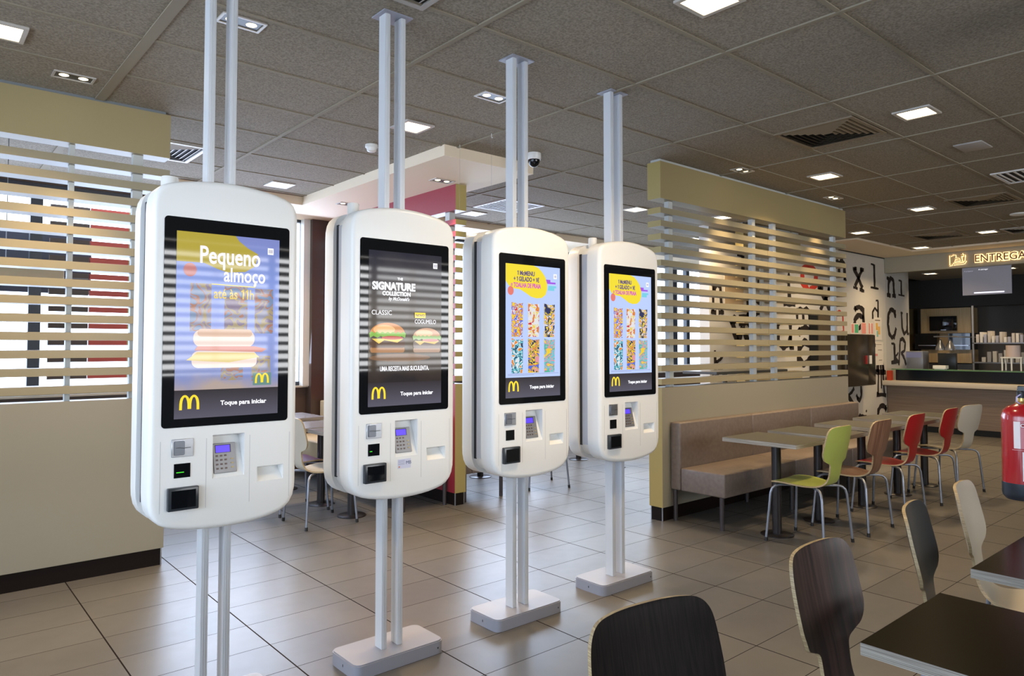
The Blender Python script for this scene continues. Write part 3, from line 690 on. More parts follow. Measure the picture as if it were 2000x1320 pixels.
def kiosk(x, label, content, beacon, sticker=False, green=0.0):
    e = empty('order_kiosk', (x, 2.988, 0), 0, label, 'ordering kiosk', 'white touch screen order kiosks in a row')
    # floor base with rounded plan corners
    q = MB(); pts = rrect(-0.238, 0.238, -0.122, 0.128, 0.035); q.prism([(a, b, 0) for a, b in pts], (0, 0, 0.052))
    q.prism([(a, b, 0.052) for a, b in rrect(-0.238, 0.238, -0.122, 0.128, 0.035)], (0, 0, 0.005)); q.prism([(a, b, 0.057) for a, b in rrect(-0.234, 0.234, -0.118, 0.124, 0.033)], (0, 0, 0.006))
    bo = q.done('floor_base', BASEG, e)
    for p in ((-0.2382, 0.0, 0.03), (0.20, -0.1222, 0.03)):
        q = MB()
        if abs(p[0]) > 0.23: q.box((p[0]-0.0005, p[1]-0.003, 0.024), (p[0]+0.001, p[1]+0.003, 0.036))
        else: q.box((p[0]-0.003, p[1]-0.0005, 0.025), (p[0]+0.003, p[1]+0.001, 0.033))
        q.done('screw_hole', BLACKP, bo)
    # twin posts running floor to ceiling
    for px in (-0.060, 0.026):
        q = MB(); q.box((px, -0.038, 0.062), (px+0.028, 0.024, H-0.006), 0, 0.002, 1)
        q.box((px+0.009, -0.0395, 0.062), (px+0.011, -0.037, H-0.006)); q.box((px+0.017, -0.0395, 0.062), (px+0.019, -0.037, H-0.006))
        q.done('post', ALU, e)
    bx('ceiling_plate', (-0.080, -0.062, H-0.007), (0.080, 0.060, H-0.0005), BASEG, e)
    PR = [(-0.056, 0.968), (0.067, 0.968), (0.067, 1.135), (-0.056, 1.135)]
    PS = [(0.118, 0.935), (0.226, 0.935), (0.226, 0.995), (0.118, 0.995)]
    fs = shell('front_shell', YF, YF+0.098, e, [PR, PS], 1)
    bs = shell('back_shell', YF+0.276, YF+0.178, e, [], -1)
    # recessed pockets of the front shell: deep at the top, running out to the face at the bottom
    q = MB()
    def pocket(x0, x1, z0, z1, dep, flare):
        a = [(x0, YF, z0), (x1, YF, z0), (x1, YF, z1), (x0, YF, z1)]
        b = [(x0+flare, YF+0.002, z0+0.001), (x1-flare, YF+0.002, z0+0.001), (x1-flare, YF+dep, z1-0.012), (x0+flare, YF+dep, z1-0.012)]
        va = [q.bm.verts.new(p) for p in a]; vb = [q.bm.verts.new(p) for p in b]
        q.bm.faces.new(vb)
        for k in range(4): q.bm.faces.new([va[k], va[(k+1) % 4], vb[(k+1) % 4], vb[k]])
    pocket(-0.056, 0.067, 0.968, 1.135, 0.055, 0.004); pc = q.done('pin_pad_recess', KWHITE, e, auto=False)
    q = MB(); pocket(0.118, 0.226, 0.935, 0.995, 0.045, 0.006); q.done('receipt_slot', KWHITE, e, auto=False)
    # body core between the shells
    oc = inset(O2, 0.020)
    q = MB(); q.prism([(a, YF+0.098, b) for a, b in oc], (0, 0.080, 0)); q.done('core', KWHITE, e)
    for s_ in (-1, 1):
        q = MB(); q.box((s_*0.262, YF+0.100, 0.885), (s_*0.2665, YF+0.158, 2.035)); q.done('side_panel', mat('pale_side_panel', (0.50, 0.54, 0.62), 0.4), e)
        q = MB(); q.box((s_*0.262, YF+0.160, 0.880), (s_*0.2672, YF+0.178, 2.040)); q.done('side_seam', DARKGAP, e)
    # seams of the front panels
    q = MB()
    for xs in (-0.243, -0.079, 0.088, 0.252):
        q.box((xs-0.0008, YF-0.0004, 0.86), (xs+0.0008, YF+0.001, 1.125))
    q.done('panel_seams', mat('seam_shadow', (0.52, 0.53, 0.54), 0.5), fs)
    # screen glass, with rounded corners
    q = MB(); q.prism([(a, YF+0.001, b) for a, b in rrect(-0.242, 0.242, 1.173, 1.968, 0.014)], (0, -0.0035, 0)); q.done('screen_glass', BLACKG, e)
    content(e)
    # bank card slot
    cr = MB(); cr.box((-0.205, YF-0.004, 1.063), (-0.127, YF+0.002, 1.130), 0, 0.0015, 1)
    co = cr.done('card_slot', STEEL, e)
    q = MB(); q.prism([(a, YF-0.004, b) for a, b in rrect(-0.196, -0.160, 1.070, 1.124, 0.006)], (0, -0.006, 0)); q.done('slot_guide', mat('slot_guide_grey', (.22, .24, .28), .25, .5), co)
    q = MB(); pl = lambda u, v, dd: (u, YF-0.0105-dd, v); strip(q, [(-0.192, 1.0985), (-0.178, 1.0985), (-0.165, 1.096), (-0.148, 1.097), (-0.139, 1.0975)], 0.0022, pl); q.done('slot_gap', BLACKP, co)
    so = bx('code_reader_window', (-0.195, YF-0.002, 0.985), (-0.137, YF+0.002, 1.038), BLACKG, e)
    bx('reader_light', (-0.187, YF-0.0035, 1.004), (-0.187+0.03*max(green, .05), YF-0.002, 1.0068), GREEN if green else BLACKP, so)
    q = MB(); q.box((-0.219, YF-0.020, 0.866), (-0.109, YF+0.002, 0.951), 0, 0.004, 2); qo = q.done('contactless_reader', mat('reader_case', (0.025, 0.032, 0.04), 0.3), e)
    bx('reader_screen', (-0.207, YF-0.0215, 0.876), (-0.121, YF-0.019, 0.941), BLACKG, qo)
    # pin pad lying on the sloped floor of the recess
    pp = MB(); pp.box((-0.044, -0.006, -0.058), (0.044, 0.004, 0.058), 0, 0.002, 1)
    po = pp.done('pin_pad', PINB, e, (-0.004, YF+0.021, 1.040), rot=(math.radians(-13), 0, 0))
    bx('pad_display', (-0.033, -0.0075, 0.022), (0.021, -0.005, 0.049), BLUE, po)
    bx('display_rim', (-0.036, -0.0066, 0.020), (0.025, -0.0055, 0.052), BLACKP, po)
    q = MB()
    for r in range(4):
        for c in range(3): q.box((-0.034+c*0.0165, -0.008, 0.006-r*0.0165), (-0.026+c*0.0165, -0.005, 0.0125-r*0.0165))
    q.done('keys', KEY, po)
    q = MB()
    for r in range(3): q.box((0.022, -0.008, -0.008-r*0.0165), (0.032, -0.005, -0.003-r*0.0165))
    q.done('function_keys', mat('function_key', (.42, .33, .16), .5), po)
    for (bxx, rr, hh) in beacon:
        q = MB(); q.lathe([(rr, 2.02), (rr, 2.118+hh), (rr*0.93, 2.124+hh)], (bxx, 0.0, 0), 28); q.done('beacon_cap', WPLAS, e)
    if sticker:
        so = bx('service_sticker', (-0.040, YF-0.0008, 0.912), (0.030, YF+0.001, 0.955), mat('sticker_paper', (.62, .64, .80), .5), e)
        text('sticker_text', 'MB', 0.022, mat('sticker_ink', (.10, .13, .25), .5), so, (0.003, YF-0.0012, 0.930))
        q = MB()
        for k in range(4): q.box((-0.037, YF-0.0011, 0.930+k*0.006), (-0.003, YF, 0.9312+k*0.006))
        q.done('sticker_lines', mat('sticker_ink', (0, 0, 0)), so)
        q = MB(); q.lathe([(0.004, 0), (0.001, 0.0004)], n=14); q.done('sticker_dot', mat('sticker_orange', (.6, .2, .1), .5), so, (-0.032, YF-0.001, 0.920), rot=(PI/2, 0, 0))
    return e
kiosk(0.980, 'nearest white order kiosk at left, breakfast picture on its screen', display_breakfast, [(-0.19, 0.032, 0.02), (-0.10, 0.030, 0.008)], green=0.9)
kiosk(1.794, 'white order kiosk showing two burgers, with a small sticker under its keypad', display_burgers, [(-0.205, 0.027, 0.02)], True, green=0.4)
kiosk(2.602, 'white order kiosk with beach towel screen, third from left', display_towels, [(-0.03, 0.028, -0.02)])
kiosk(3.414, 'farthest white order kiosk with beach towel screen, before the right slatted partition', display_towels, [(-0.19, 0.026, 0.02)])

# ================================================================ CHAIRS
CH_PATH = [(.222, .428, .120), (.214, .436, .158), (.195, .442, .182), (.16, .446, .197), (.10, .447, .203), (.04, .444, .200), (-.02, .439, .188), (-.07, .436, .165), (-.11, .438, .138),
           (-.145, .447, .112), (-.172, .466, .094), (-.190, .495, .086), (-.201, .53, .084), (-.208, .57, .086),
           (-.213, .598, .089), (-.216, .614, .100), (-.219, .626, .135), (-.223, .640, .168), (-.233, .68, .191), (-.242, .72, .195), (-.252, .765, .194), (-.260, .805, .191), (-.266, .84, .185), (-.270, .862, .174), (-.273, .877, .157), (-.2748, .886, .132), (-.2755, .891, .095), (-.2757, .893, .05)]
def _smooth(P, k=3):
    out = []
    for i in range(len(P)-1):
        p0, p1, p2, p3 = P[max(i-1, 0)], P[i], P[i+1], P[min(i+2, len(P)-1)]
        for j in range(k):
            t = j/k
            out.append(tuple(0.5*((2*b)+(-a+c)*t+(2*a-5*b+4*c-d)*t*t+(-a+3*b-3*c+d)*t**3) for a, b, c, d in zip(p0, p1, p2, p3)))
    return out+[P[-1]]
CH_PATH = _smooth(CH_PATH)
SPLIT = 39
def shell_part(name, rows, m, parent):
    q = MB(); NC = 16; th = 0.0055
    P = [Vector((0, y, z)) for y, z, w_ in CH_PATH]
    grid = []
    for i in rows:
        y, z, hw = CH_PATH[i]
        t = (P[min(i+1, len(P)-1)]-P[max(i-1, 0)]).normalized(); nrm = Vector((0, t.z, -t.y))   # pointing to the sitter
        if nrm.z < 0 and i < 27: nrm = -nrm
        if i >= 27 and nrm.y < 0: nrm = -nrm
        back = max(0.0, min(1.0, (z-0.56)/0.10))
        ra, rb = [], []
        for c in range(NC+1):
            u = -1+2*c/NC; x = hw*u
            bend = 0.75*x*x*back+0.16*x*x*(1-back)
            p = Vector((x, y, z))+nrm*bend
            ra.append(q.bm.verts.new(p+nrm*th)); rb.append(q.bm.verts.new(p-nrm*th))
        grid.append((ra, rb))
    for (a, b), (c, d) in zip(grid, grid[1:]):
        for k in range(NC):
            q.bm.faces.new([a[k], a[k+1], c[k+1], c[k]]); q.bm.faces.new([b[k], d[k], d[k+1], b[k+1]])
        for k in (0, NC): q.bm.faces.new([a[k], c[k], d[k], b[k]]).material_index = 1
    for (a, b), flag in ((grid[0], rows[0] == 0), (grid[-1], rows[-1] == len(CH_PATH)-1)):
        if flag:
            for k in range(NC): q.bm.faces.new([a[k], a[k+1], b[k+1], b[k]]).material_index = 1
    return q.done(name, [m, PLY], parent)
def make_chair(m, name='plywood_chair'):
    e = empty(name, (0, 0, 0))
    shell_part('seat', list(range(0, SPLIT+1)), m, e); shell_part('backrest', list(range(SPLIT, len(CH_PATH))), m, e)
    for sx in (-1, 1):
        for sy in (-1, 1):
            fx, fy = sx*0.225, sy*0.225
            pts = [(fx, fy, 0.022), (fx*0.94, fy*0.94, 0.20), (fx*0.885, fy*0.885, 0.36), (fx*0.85, fy*0.85, 0.395), (fx*0.78, fy*0.78, 0.416), (fx*0.68, fy*0.68, 0.4235), (fx*0.3, fy*0.3, 0.4245), (0, 0, 0.4245)]
            q = MB(); q.tube(pts, 0.0095, 10); l = q.done('leg', TUBE, e)
            q = MB(); q.tube([(fx*1.004, fy*1.004, 0), (fx*0.994, fy*0.994, 0.028)], 0.0125, 10); q.done('rubber_foot', RUB, l)
    return e
def place(o, x, y, rz, label, group):
    o.location = (x, y, 0); o.rotation_euler = (0, 0, math.radians(rz)); return tag(o, label, 'chair', group)
def chairs(m, spots):
    base = make_chair(m)
    for i, s_ in enumerate(spots):
        place(base if i == 0 else copy_tree(base), *s_)
GR = 'plywood chairs along the right bench tables'; GF = 'plywood chairs at the foreground tables'; GL = 'plywood chairs in the far window seating'
chairs(GREENC, [(5.255, 2.66, 0, 'green plywood chair at the nearest bench table', GR)])
chairs(WOODC, [(5.95, 2.645, 0, 'warm walnut plywood chair between the green chair and the red chair', GR)])
chairs(REDC, [(6.71, 2.66, 0, 'nearer of the two red plywood chairs, next to the walnut one', GR), (7.56, 2.665, 0, 'farther of the two red plywood chairs, beside the cream chair', GR)])
chairs(CREAMC, [(8.20, 2.66, -12, 'cream plywood chair farthest along the bench, before the counter', GR),
                (3.49, 0.814, 188, 'cream plywood chair in the foreground at the right edge', GF),
                (2.72, 5.65, -90, 'cream plywood chair glimpsed between the first two kiosks, nearer one', GL)])
chairs(WOODD, [(2.076, 0.77, 181, 'dark striped walnut chair at the corner of the black foreground table', GF)])
chairs(WENGE, [(1.265, 0.783, 172, 'near-black wood chair back closest to the camera at the bottom edge', GF)])
chairs(BLACKC, [(2.90, 0.795, 191, 'glossy black plywood chair behind the black foreground table', GF)])
chairs(mat('purple_reflection_face', (0.20, 0.06, 0.12), 0.3), [(2.74, 6.22, -90, 'plywood chair with purple reflection painted in, behind the cream one between the first two kiosks', GL), (5.2, 5.58, 160, 'plywood chair whose legs show below the third and fourth kiosks', GL)])  # purple reflection on the wooden seats painted as the shell colour

# ================================================================ TABLES
def table(x, y, sx, sy, colx, coly, top, edge, label, group, h=0.75, th=0.032, r=0.125):
    e = empty('cafe_table', (colx, coly, 0), 0, label, 'table', group)
    q = MB(); a = Vector((x-colx, y-coly, h-th)); b = Vector((x+sx-colx, y+sy-coly, h))
    for f in q.box(a, b):
        if abs((f.calc_center_median()-(a+b)/2).z) < 0.005: f.material_index = 1
    q.done('tabletop', [top, edge], e, auto=False)
    q = MB(); q.lathe([(0.036, 0.008), (0.036, h-th)], n=24); q.done('column', PEDE, e)
    q = MB(); q.lathe([(r, 0), (r, 0.006), (r-0.008, 0.010), (0.045, 0.013)], n=36); q.done('base_plate', PEDE, e)
    q = MB(); q.box((-0.11, -0.11, h-th-0.006), (0.11, 0.11, h-th)); q.done('top_plate', PEDE, e)
    return e
GT = 'grey tables along the right bench'
for i, (xl, lb) in enumerate(((5.01, 'grey square table at the near end of the bench, by the green chair'), (5.70, 'second grey table along the bench, by the walnut chair'),
                              (6.54, 'middle grey table along the bench, behind the nearer red chair'), (7.35, 'fourth grey table along the bench, behind the farther red chair'), (8.06, 'last grey table of the bench row, before the counter'))):
    table(xl, 2.625, 0.53, 0.62, xl+0.245, 2.92, TTOP, PLYT, lb, GT)
GD = 'black foreground tables'
table(1.81, 0.17, 0.54, 0.62, 2.08, 0.46, TTOPD, PLYT, 'black tabletop with plywood edge in the bottom right corner', GD, th=0.030)
table(2.68, 0.19, 0.62, 0.62, 2.99, 0.48, TTOPD, PLYT, 'black tabletop with plywood edge cut by the right edge of the photo', GD, th=0.030)
GW = 'tables in the far window seating'
TW = mat('bluish_laminate_top', (0.20, 0.20, 0.22), 0.18)
table(2.73, 5.37, 0.58, 0.56, 3.02, 5.66, TW, PLYT, 'shiny grey table glimpsed between the first two kiosks, nearest', GW)
table(2.73, 5.97, 0.58, 0.56, 3.02, 6.26, TW, PLYT, 'shiny grey table glimpsed between the first two kiosks, second', GW)
table(2.78, 6.85, 0.58, 0.6, 3.05, 7.15, TW, PLYT, 'shiny grey table nearest the far window pier', GW)
table(4.72, 6.10, 0.58, 0.56, 5.01, 6.38, TW, PLYT, 'table whose round base shows under the third kiosk', GW)
table(6.40, 5.55, 0.56, 0.56, 6.67, 5.82, TW, PLYT, 'table whose round base shows beside the fourth kiosk posts', GW)
table(6.46, 6.24, 0.56, 0.56, 6.74, 6.51, TW, PLYT, 'table whose round base shows left below the fourth kiosk', GW)

# ================================================================ BENCHES
def bench(name, label, x0, y0, L, m, modules, rz=0):
    """bench running along +x locally, seat front at y=0, back at y=0.53"""
    e = empty(name, (x0, y0, 0), rz, label, 'bench')
    for k in range(modules):
        a, b = L*k/modules, L*(k+1)/modules
        q = MB(); q.box((a+0.001, 0, 0.262), (b-0.001, 0.42, 0.452), 0, 0.012, 3); q.done('seat_cushion', m, e)
        q = MB(); q.box((a+0.001, 0.425, 0.262), (b-0.001, 0.525, 0.830), 0, 0.014, 3); q.done('backrest', m, e)
    xs = [0.03]+[L*k/modules for k in range(1, modules)]+[L-0.03]
    for x in xs:
        for y in (0.045, 0.495):
            q = MB(); q.lathe([(0.0185, 0), (0.0185, 0.262)], (x, y, 0), 18); q.done('leg', LEGD, e)
    return e
bench('upholstered_bench', 'long taupe upholstered bench against the right slatted partition', 5.0, 3.222, 3.43, LEATHER, 3)
bench('upholstered_bench', 'tan upholstered bench against the dark red partition', 3.385, 7.95, 2.5, TAN, 2, -PI/2)
bench('upholstered_bench', 'dark bench on the window side of the red partition, only its leg showing', 4.585, 5.42, 2.5, LEATHER, 2, PI/2)

# ================================================================ MURAL WALL
MY = 5.32
mw = struct(bx('wall_mural', (7.95, MY, 0), (13.45, MY+0.15, 3.06), WALLW))
tag(mw, 'warm white wall printed with large typewriter letters')
q = MB(); R = 2.6; seg = 10
pts = [(13.45, MY)]
for k in range(1, seg+1): pts.append((13.45+1.15*k/seg, MY+0.03*(k/seg)**2))
poly = [(x, y, 0) for x, y in pts]+[(x, y+0.12, 0) for x, y in pts[::-1]]
q.prism(poly, (0, 0, 2.98)); mc = struct(q.done('wall_curved', mat('curved_wall_cool_white', (0.50, 0.49, 0.47), 0.6), None)); tag(mc, 'curved white wall end printed with black letters behind the counter')
GL_ = {  # strokes: list of (points, width), in a unit-wide box of height 1.5
 'm': [([(0, 0), (.15, 0)], .08), ([(.07, 0), (.08, .9)], .14), ([(.0, .88), (.12, .92)], .08), ([(.1, .75), (.25, .95), (.42, .85), (.45, .1)], .15), ([(.45, .75), (.65, .98), (.82, .8), (.85, .05)], .17), ([(.75, .05), (.97, .03)], .08)],
 'x': [([(.1, 1.0), (.45, .6), (.85, .05)], .22), ([(.85, 1.0), (.5, .55), (.15, .1)], .18), ([(0, .98), (.35, 1.0)], .12), ([(.65, 1.0), (1, .98)], .16), ([(0, .05), (.4, .0)], .10), ([(.6, -.02), (1.0, -.1)], .16)],
 'l': [([(.15, 1.4), (.5, 1.38)], .10), ([(.5, 1.42), (.52, .05)], .2), ([(.1, .04), (.95, .0)], .10)],
 'n': [([(.0, .96), (.25, .96)], .14), ([(.2, 1.0), (.17, .08)], .17), ([(.2, .7), (.45, 1.0), (.75, .9), (.82, .1)], .2), ([(.0, .06), (.4, .04)], .2), ([(.6, .04), (1.0, .06)], .2)],
 'a': [([(.15, .9), (.5, 1.0), (.82, .88), (.84, .1)], .2), ([(.84, .5), (.45, .62), (.15, .45), (.12, .15), (.4, -.02), (.8, .15)], .2), ([(.1, .98), (.25, .82)], .18), ([(.75, .05), (1.0, .0)], .13)],
 'd': [([(.8, 1.4), (.78, .0)], .18), ([(.75, .75), (.4, .95), (.12, .7), (.12, .3)], .16), ([(.75, .02), (1., -.04)], .12), ([(.55, 1.38), (.85, 1.42)], .09)],
 'C': [([(.95, .85), (.7, 1.12), (.4, 1.15), (.15, .9), (.08, .5), (.2, .1), (.5, -.08), (.8, .05), (.98, .35)], .2), ([(.9, 1.15), (.92, .8)], .13)],
 'u': [([(.1, 1.0), (.15, .3), (.4, .0), (.75, .15), (.85, .5)], .17), ([(.85, 1.02), (.86, .0)], .17), ([(0, 1.0), (.25, .98)], .1), ([(.8, .02), (1.05, 0)], .12)],
 'i': [([(.15, .95), (.5, .93)], .12), ([(.5, .95), (.52, .08)], .22), ([(.1, .0), (.95, .03)], .2), ([(.45, 1.28), (.55, 1.18)], .17)],
 'k': [([(.2, 1.0), (.22, .1)], .18), ([(.25, .45), (.6, .6), (.85, .8)], .15), ([(.3, .4), (.8, .02)], .2), ([(0, .03), (.5, .0)], .22)],
 'R': [([(.2, 1.3), (.55, 1.38), (.85, 1.15), (.75, .75), (.3, .6)], .17), ([(.22, 1.3), (.15, .7), (.02, .0)], .14), ([(.4, .6), (.7, .35), (.9, .0)], .17)],
 'W': [([(.05, 1.0), (.3, .02)], .18), ([(.3, .05), (.5, .7)], .17), ([(.5, .7), (.75, .02)], .17), ([(.75, .05), (1.0, .9)], .13), ([(0, .95), (.25, 1.0)], .2), ([(.35, .95), (.75, 1.0)], .3)],
 'o': [([(.5, 1.0), (.12, .75), (.1, .3), (.5, .0), (.88, .25), (.9, .7), (.5, 1.0)], .2)],
 'j': [([(.6, 1.0), (.65, .2), (.4, -.1), (.1, .1)], .22), ([(.35, 1.0), (.75, 1.0)], .1), ([(.0, .25), (.2, .0)], .2)],
 'A': [([(.25, 1.2), (.12, 0)], .17), ([(.65, 1.2), (.85, 0)], .17), ([(.2, 1.15), (.75, 1.1)], .28), ([(-.05, .02), (1.05, -.05)], .22), ([(.5, 1.1), (.52, .2)], .12)],
 'h': [([(.12, 1.4), (.12, .02)], .10), ([(.12, .8), (.4, .98), (.7, .8), (.78, .05)], .10), ([(0, .02), (.3, .0)], .1), ([(.6, .0), (1.0, -.04)], .16), ([(.05, .9), (.3, .85)], .2)],
 'p': [([(.15, 1.0), (.15, -.35)], .18), ([(.18, .85), (.5, 1.0), (.85, .75), (.8, .3), (.45, .1), (.2, .25)], .18), ([(0, -.35), (.4, -.35)], .12)],
}
def letters(parent, items, red_items=()):
    for nm, its, m in (('printed_letters', items, BLACKL), ('red_printed_letters', red_items, REDL)):
        if not its: continue
        q = MB()
        for ch, x, z, w_, h_ in its:
            for pts, sw in GL_[ch]:
                P = []
                for (a, b), (c, d) in zip(pts, pts[1:]):
                    for k in range(4): P.append((x+w_*(a+(c-a)*k/4)+random.uniform(-.012, .012)*w_, z+h_*(b+(d-b)*k/4)+random.uniform(-.012, .012)*h_))
                P.append((x+w_*pts[-1][0], z+h_*pts[-1][1]))
                Wd = [sw*w_*random.uniform(.75, 1.2) for _ in P]
                def pl(u, v, dd):
                    y = MY if u < 13.45 else MY+0.03*((u-13.45)/1.15)**2
                    return (u, y-0.002-dd, v)
                strip(q, P, Wd, pl, th=0.002)
        q.done(nm, m, parent, auto=False)
letters(mw, [('m', 11.42, 2.56, .50, .34), ('x', 12.15, 2.45, .42, .34), ('l', 12.80, 2.49, .38, .30), ('a', 12.13, 1.78, .47, .36), ('d', 12.86, 1.86, .33, .30),
             ('o', 11.6, 1.15, .45, .5), ('j', 12.2, .58, .3, .32), ('A', 13.02, .62, .36, .52), ('k', 11.78, .50, .40, .34), ('n', 12.15, .02, .4, .28), ('i', 12.45, .02, .25, .28), ('C', 13.0, .1, .42, .28),
             ('A', 12.98, 1.02, .4, .25),
             ('W', 8.42, 1.50, .62, .34), ('l', 8.55, 2.35, .4, .26), ('p', 8.8, 1.9, .5, .24), ('d', 9.1, 2.2, .5, .3), ('u', 9.6, 1.45, .5, .35), ('n', 7.98, 1.9, .3, .4), ('k', 8.0, 1.12, .3, .3), ('i', 9.8, 2.1, .4, .35), ('a', 10.2, 1.2, .55, .55), ('x', 10.9, 2.0, .5, .4), ('p', 10.9, 1.45, .5, .55), ('m', 10.2, 1.85, .5, .2)],
        [('o', 10.35, 2.32, .55, .42), ('h', 11.46, 1.70, .40, .36)])
letters(mc, [('n', 13.52, 2.38, .40, .34), ('l', 14.02, 2.42, .36, .20), ('C', 13.50, 1.66, .42, .42), ('u', 14.15, 1.70, .40, .40), ('i', 13.62, 1.18, .38, .36), ('R', 14.0, 1.12, .42, .36), ('k', 13.74, 1.18, .3, .22)])
struct(bx('trim_8', (11.6, MY-0.012, 3.045), (13.45, MY, 3.06), BLK)); bpy.data.objects['trim_8']['label'] = 'thin black line where the lettered wall meets the soffit'
# locker cabinet on the mural wall, and posters
e = empty('bronze_cabinet', (11.42, 5.28, 0.82), 0, 'glossy dark bronze two-door wall cabinet on the lettered wall', 'cabinet')
BZ = mat('bronze_metal', (0.10, 0.082, 0.06), 0.22, 0.75)
bx('body', (0, -0.16, 0), (1.06, 0.03, 0.85), BZ, e, 0.02)
bx('door', (0.012, -0.172, 0.01), (0.772, -0.16, 0.84), BZ, e, 0.003)
bx('door', (0.780, -0.172, 0.01), (1.05, -0.16, 0.84), BZ, e, 0.003)
q = MB(); q.box((0.66, -0.19, 0.36), (0.70, -0.172, 0.50)); q.done('door_pull', mat('cab_red', (.3, .02, .02), .4), e)
q = MB(); q.box((0.80, -0.185, 0.36), (0.88, -0.172, 0.50)); q.done('door_sticker', WPLAS, e)
e = empty('brown_cabinet', (10.62, 5.30, 0.9), 0, 'tall dark brown cabinet seen through the right slats', 'cabinet')
bx('body', (0, -0.12, 0), (0.50, 0.012, 1.06), mat('cab_brown', (.06, .045, .028), .5), e, 0.004); bx('side_edge', (-0.03, -0.12, 0), (-0.001, 0.01, 1.06), BLK, e)
PINK = mat('poster_pink', (.65, .25, .22), .6); GRN = mat('poster_green', (.08, .38, .20), .6); ORG = mat('poster_orange', (.75, .42, .08), .6); INK = mat('poster_ink', (.25, .20, .16), .6)
def poster(x0, x1, z0, z1, label, art, y=MY):
    o = bx('wall_notice', (x0, y-0.006, z0), (x1, y+0.002, z1), PAPER); tag(o, label, 'notice', 'notices pinned on the lettered wall')
    for k, (a, b, c, d, m) in enumerate(art): bx('notice_print', (x0+a*(x1-x0), y-0.008, z0+b*(z1-z0)), (x0+c*(x1-x0), y-0.005, z0+d*(z1-z0)), m, o)
poster(12.02, 12.32, 1.68, 1.86, 'white notice with a green square above the bronze cabinet', [(.1, .1, .4, .9, PINK), (.5, .1, .95, .9, GRN)])
poster(12.42, 12.62, 1.68, 1.88, 'pink printed notice above the bronze cabinet, middle one', [(.08, .05, .92, .95, PINK)])
poster(12.70, 12.90, 1.68, 1.88, 'pink striped notice above the bronze cabinet, right one', [(.08, .05, .35, .95, PINK), (.6, .05, .92, .95, PINK)])
poster(12.95, 13.25, 1.58, 1.98, 'white poster with orange and yellow shapes above the typed notice', [(.2, .45, .45, .75, ORG), (.5, .25, .75, .6, ORG), (.3, .15, .5, .4, mat('poster_aqua', (.2, .5, .5), .6)), (.1, .85, .8, .9, INK)])
poster(12.93, 13.30, 1.14, 1.54, 'typed white notice sheet right of the bronze cabinet', [(.05, .80, .15, .95, BLK), (.2, .9, .8, .92, INK), (.1, .4, .35, .5, PINK), (.5, .2, .85, .23, INK), (.4, .65, .85, .68, INK)])
poster(8.30, 8.75, 1.98, 2.42, 'pale wooden board on the lettered wall seen through the right slats', [(0, 0, 1, 1, mat('board_tan', (.45, .34, .22), .5))])
e = empty('high_table', (7.4, 4.75, 0), 0, 'high dark ledge table glimpsed through the lowest right slats', 'table')
bx('tabletop', (-0.55, -0.25, 1.16), (1.0, 0.2, 1.19), TTOP, e); q = MB(); q.lathe([(0.03, 0.01), (0.03, 1.16)], n=16); q.done('column', PEDE, e); q = MB(); q.lathe([(0.2, 0), (0.2, 0.012)], n=28); q.done('base_plate', PEDE, e)

# ================================================================ COUNTER
CX_ = 13.42
e = empty('service_counter', (CX_, -1.0, 0), 0, 'long wood-fronted service counter with pale ledge and black upper panel', 'counter')
L = MY+1.0-0.02
bx('front_panel', (0, 0, 0.10), (0.05, L, 0.785), COUNTW, e)
bx('kick_board', (0.02, 0, 0), (0.05, L, 0.10), NAVY, e)
bx('ledge', (-0.22, 0, 0.785), (0.06, L, 0.868), LEDGE, e, 0.004)
bx('upper_panel', (0.06, 0, 0.868), (0.10, L-0.12, 1.055), NAVY, e)
bx('worktop', (0.10, 0, 0.98), (0.85, L-0.12, 1.02), mat('dark_worktop', (.03, .03, .032), .3), e)
GLS = mat('green_glass_shelf', (.10, .22, .12), .1)
bx('glass_shelf', (-0.02, 0, 1.058), (0.30, L-0.08, 1.075), GLS, e)
q = MB(); q.box((CX_-0.1, 5.21, 0.869), (CX_+0.02, 5.27, 1.04)); tag(q.done('paper_carton', mat('carton_red', (.45, .05, .02), .5)), 'small red and white carton at the left end of the counter ledge', 'carton')
# header with delivery sign
struct(bx('trim_9', (CX_, -5, 2.785), (CX_+0.12, MY-0.005, 3.06), HEADG)); bpy.data.objects['trim_9']['label'] = 'grey header fascia above the counter'
struct(bx('trim_10', (CX_+0.12, -5, 2.90), (17.4, MY+0.6, 2.98), mat('kitchen_ceiling', (.20, .19, .17), .6)))
bpy.data.objects['trim_10']['label'] = 'lowered kitchen ceiling behind the header'
e = empty('delivery_sign', (CX_-0.02, 4.28, 2.83), 0, 'backlit ENTREGA sign with tray icon on the grey header', 'sign')
text('sign_word', 'ENTREGA', 0.165, SIGNB, e, (-0.030, -0.395, 0.028), 'yz', 0.001, 0.004, sx=0.98)
text('sign_glow', 'ENTREGA', 0.165, SIGNY, e, (-0.004, -0.395, 0.028), 'yz', 0.014, 0.003, sx=0.98)
q = MB(); g = MB()
def pls(u, v, dd): return (-0.026-dd, -u, v)
def plg(u, v, dd): return (-0.002-dd, -u, v)
ST = [[(.02, .0), (.02, .17), (.05, .16), (.08, .175), (.115, .165), (.115, .12)], [(.02, .0), (.07, .01)], [(.07, .04), (.09, .01), (.25, .02), (.27, .06)], [(.09, .05), (.24, .055)],
      [(.095, .07), (.11, .10), (.14, .115), (.17, .10), (.185, .075), (.095, .07)], [(.20, .145), (.21, .05), (.245, .055), (.255, .145), (.20, .145)], [(.19, .15), (.265, .15)], [(.225, .15), (.215, .19)]]
for s_ in ST: strip(q, s_, 0.010, pls, th=0.004); strip(g, s_, 0.028, plg, th=0.002)
q.done('tray_icon', SIGNB, e, auto=False); g.done('icon_glow', SIGNY, e, auto=False)
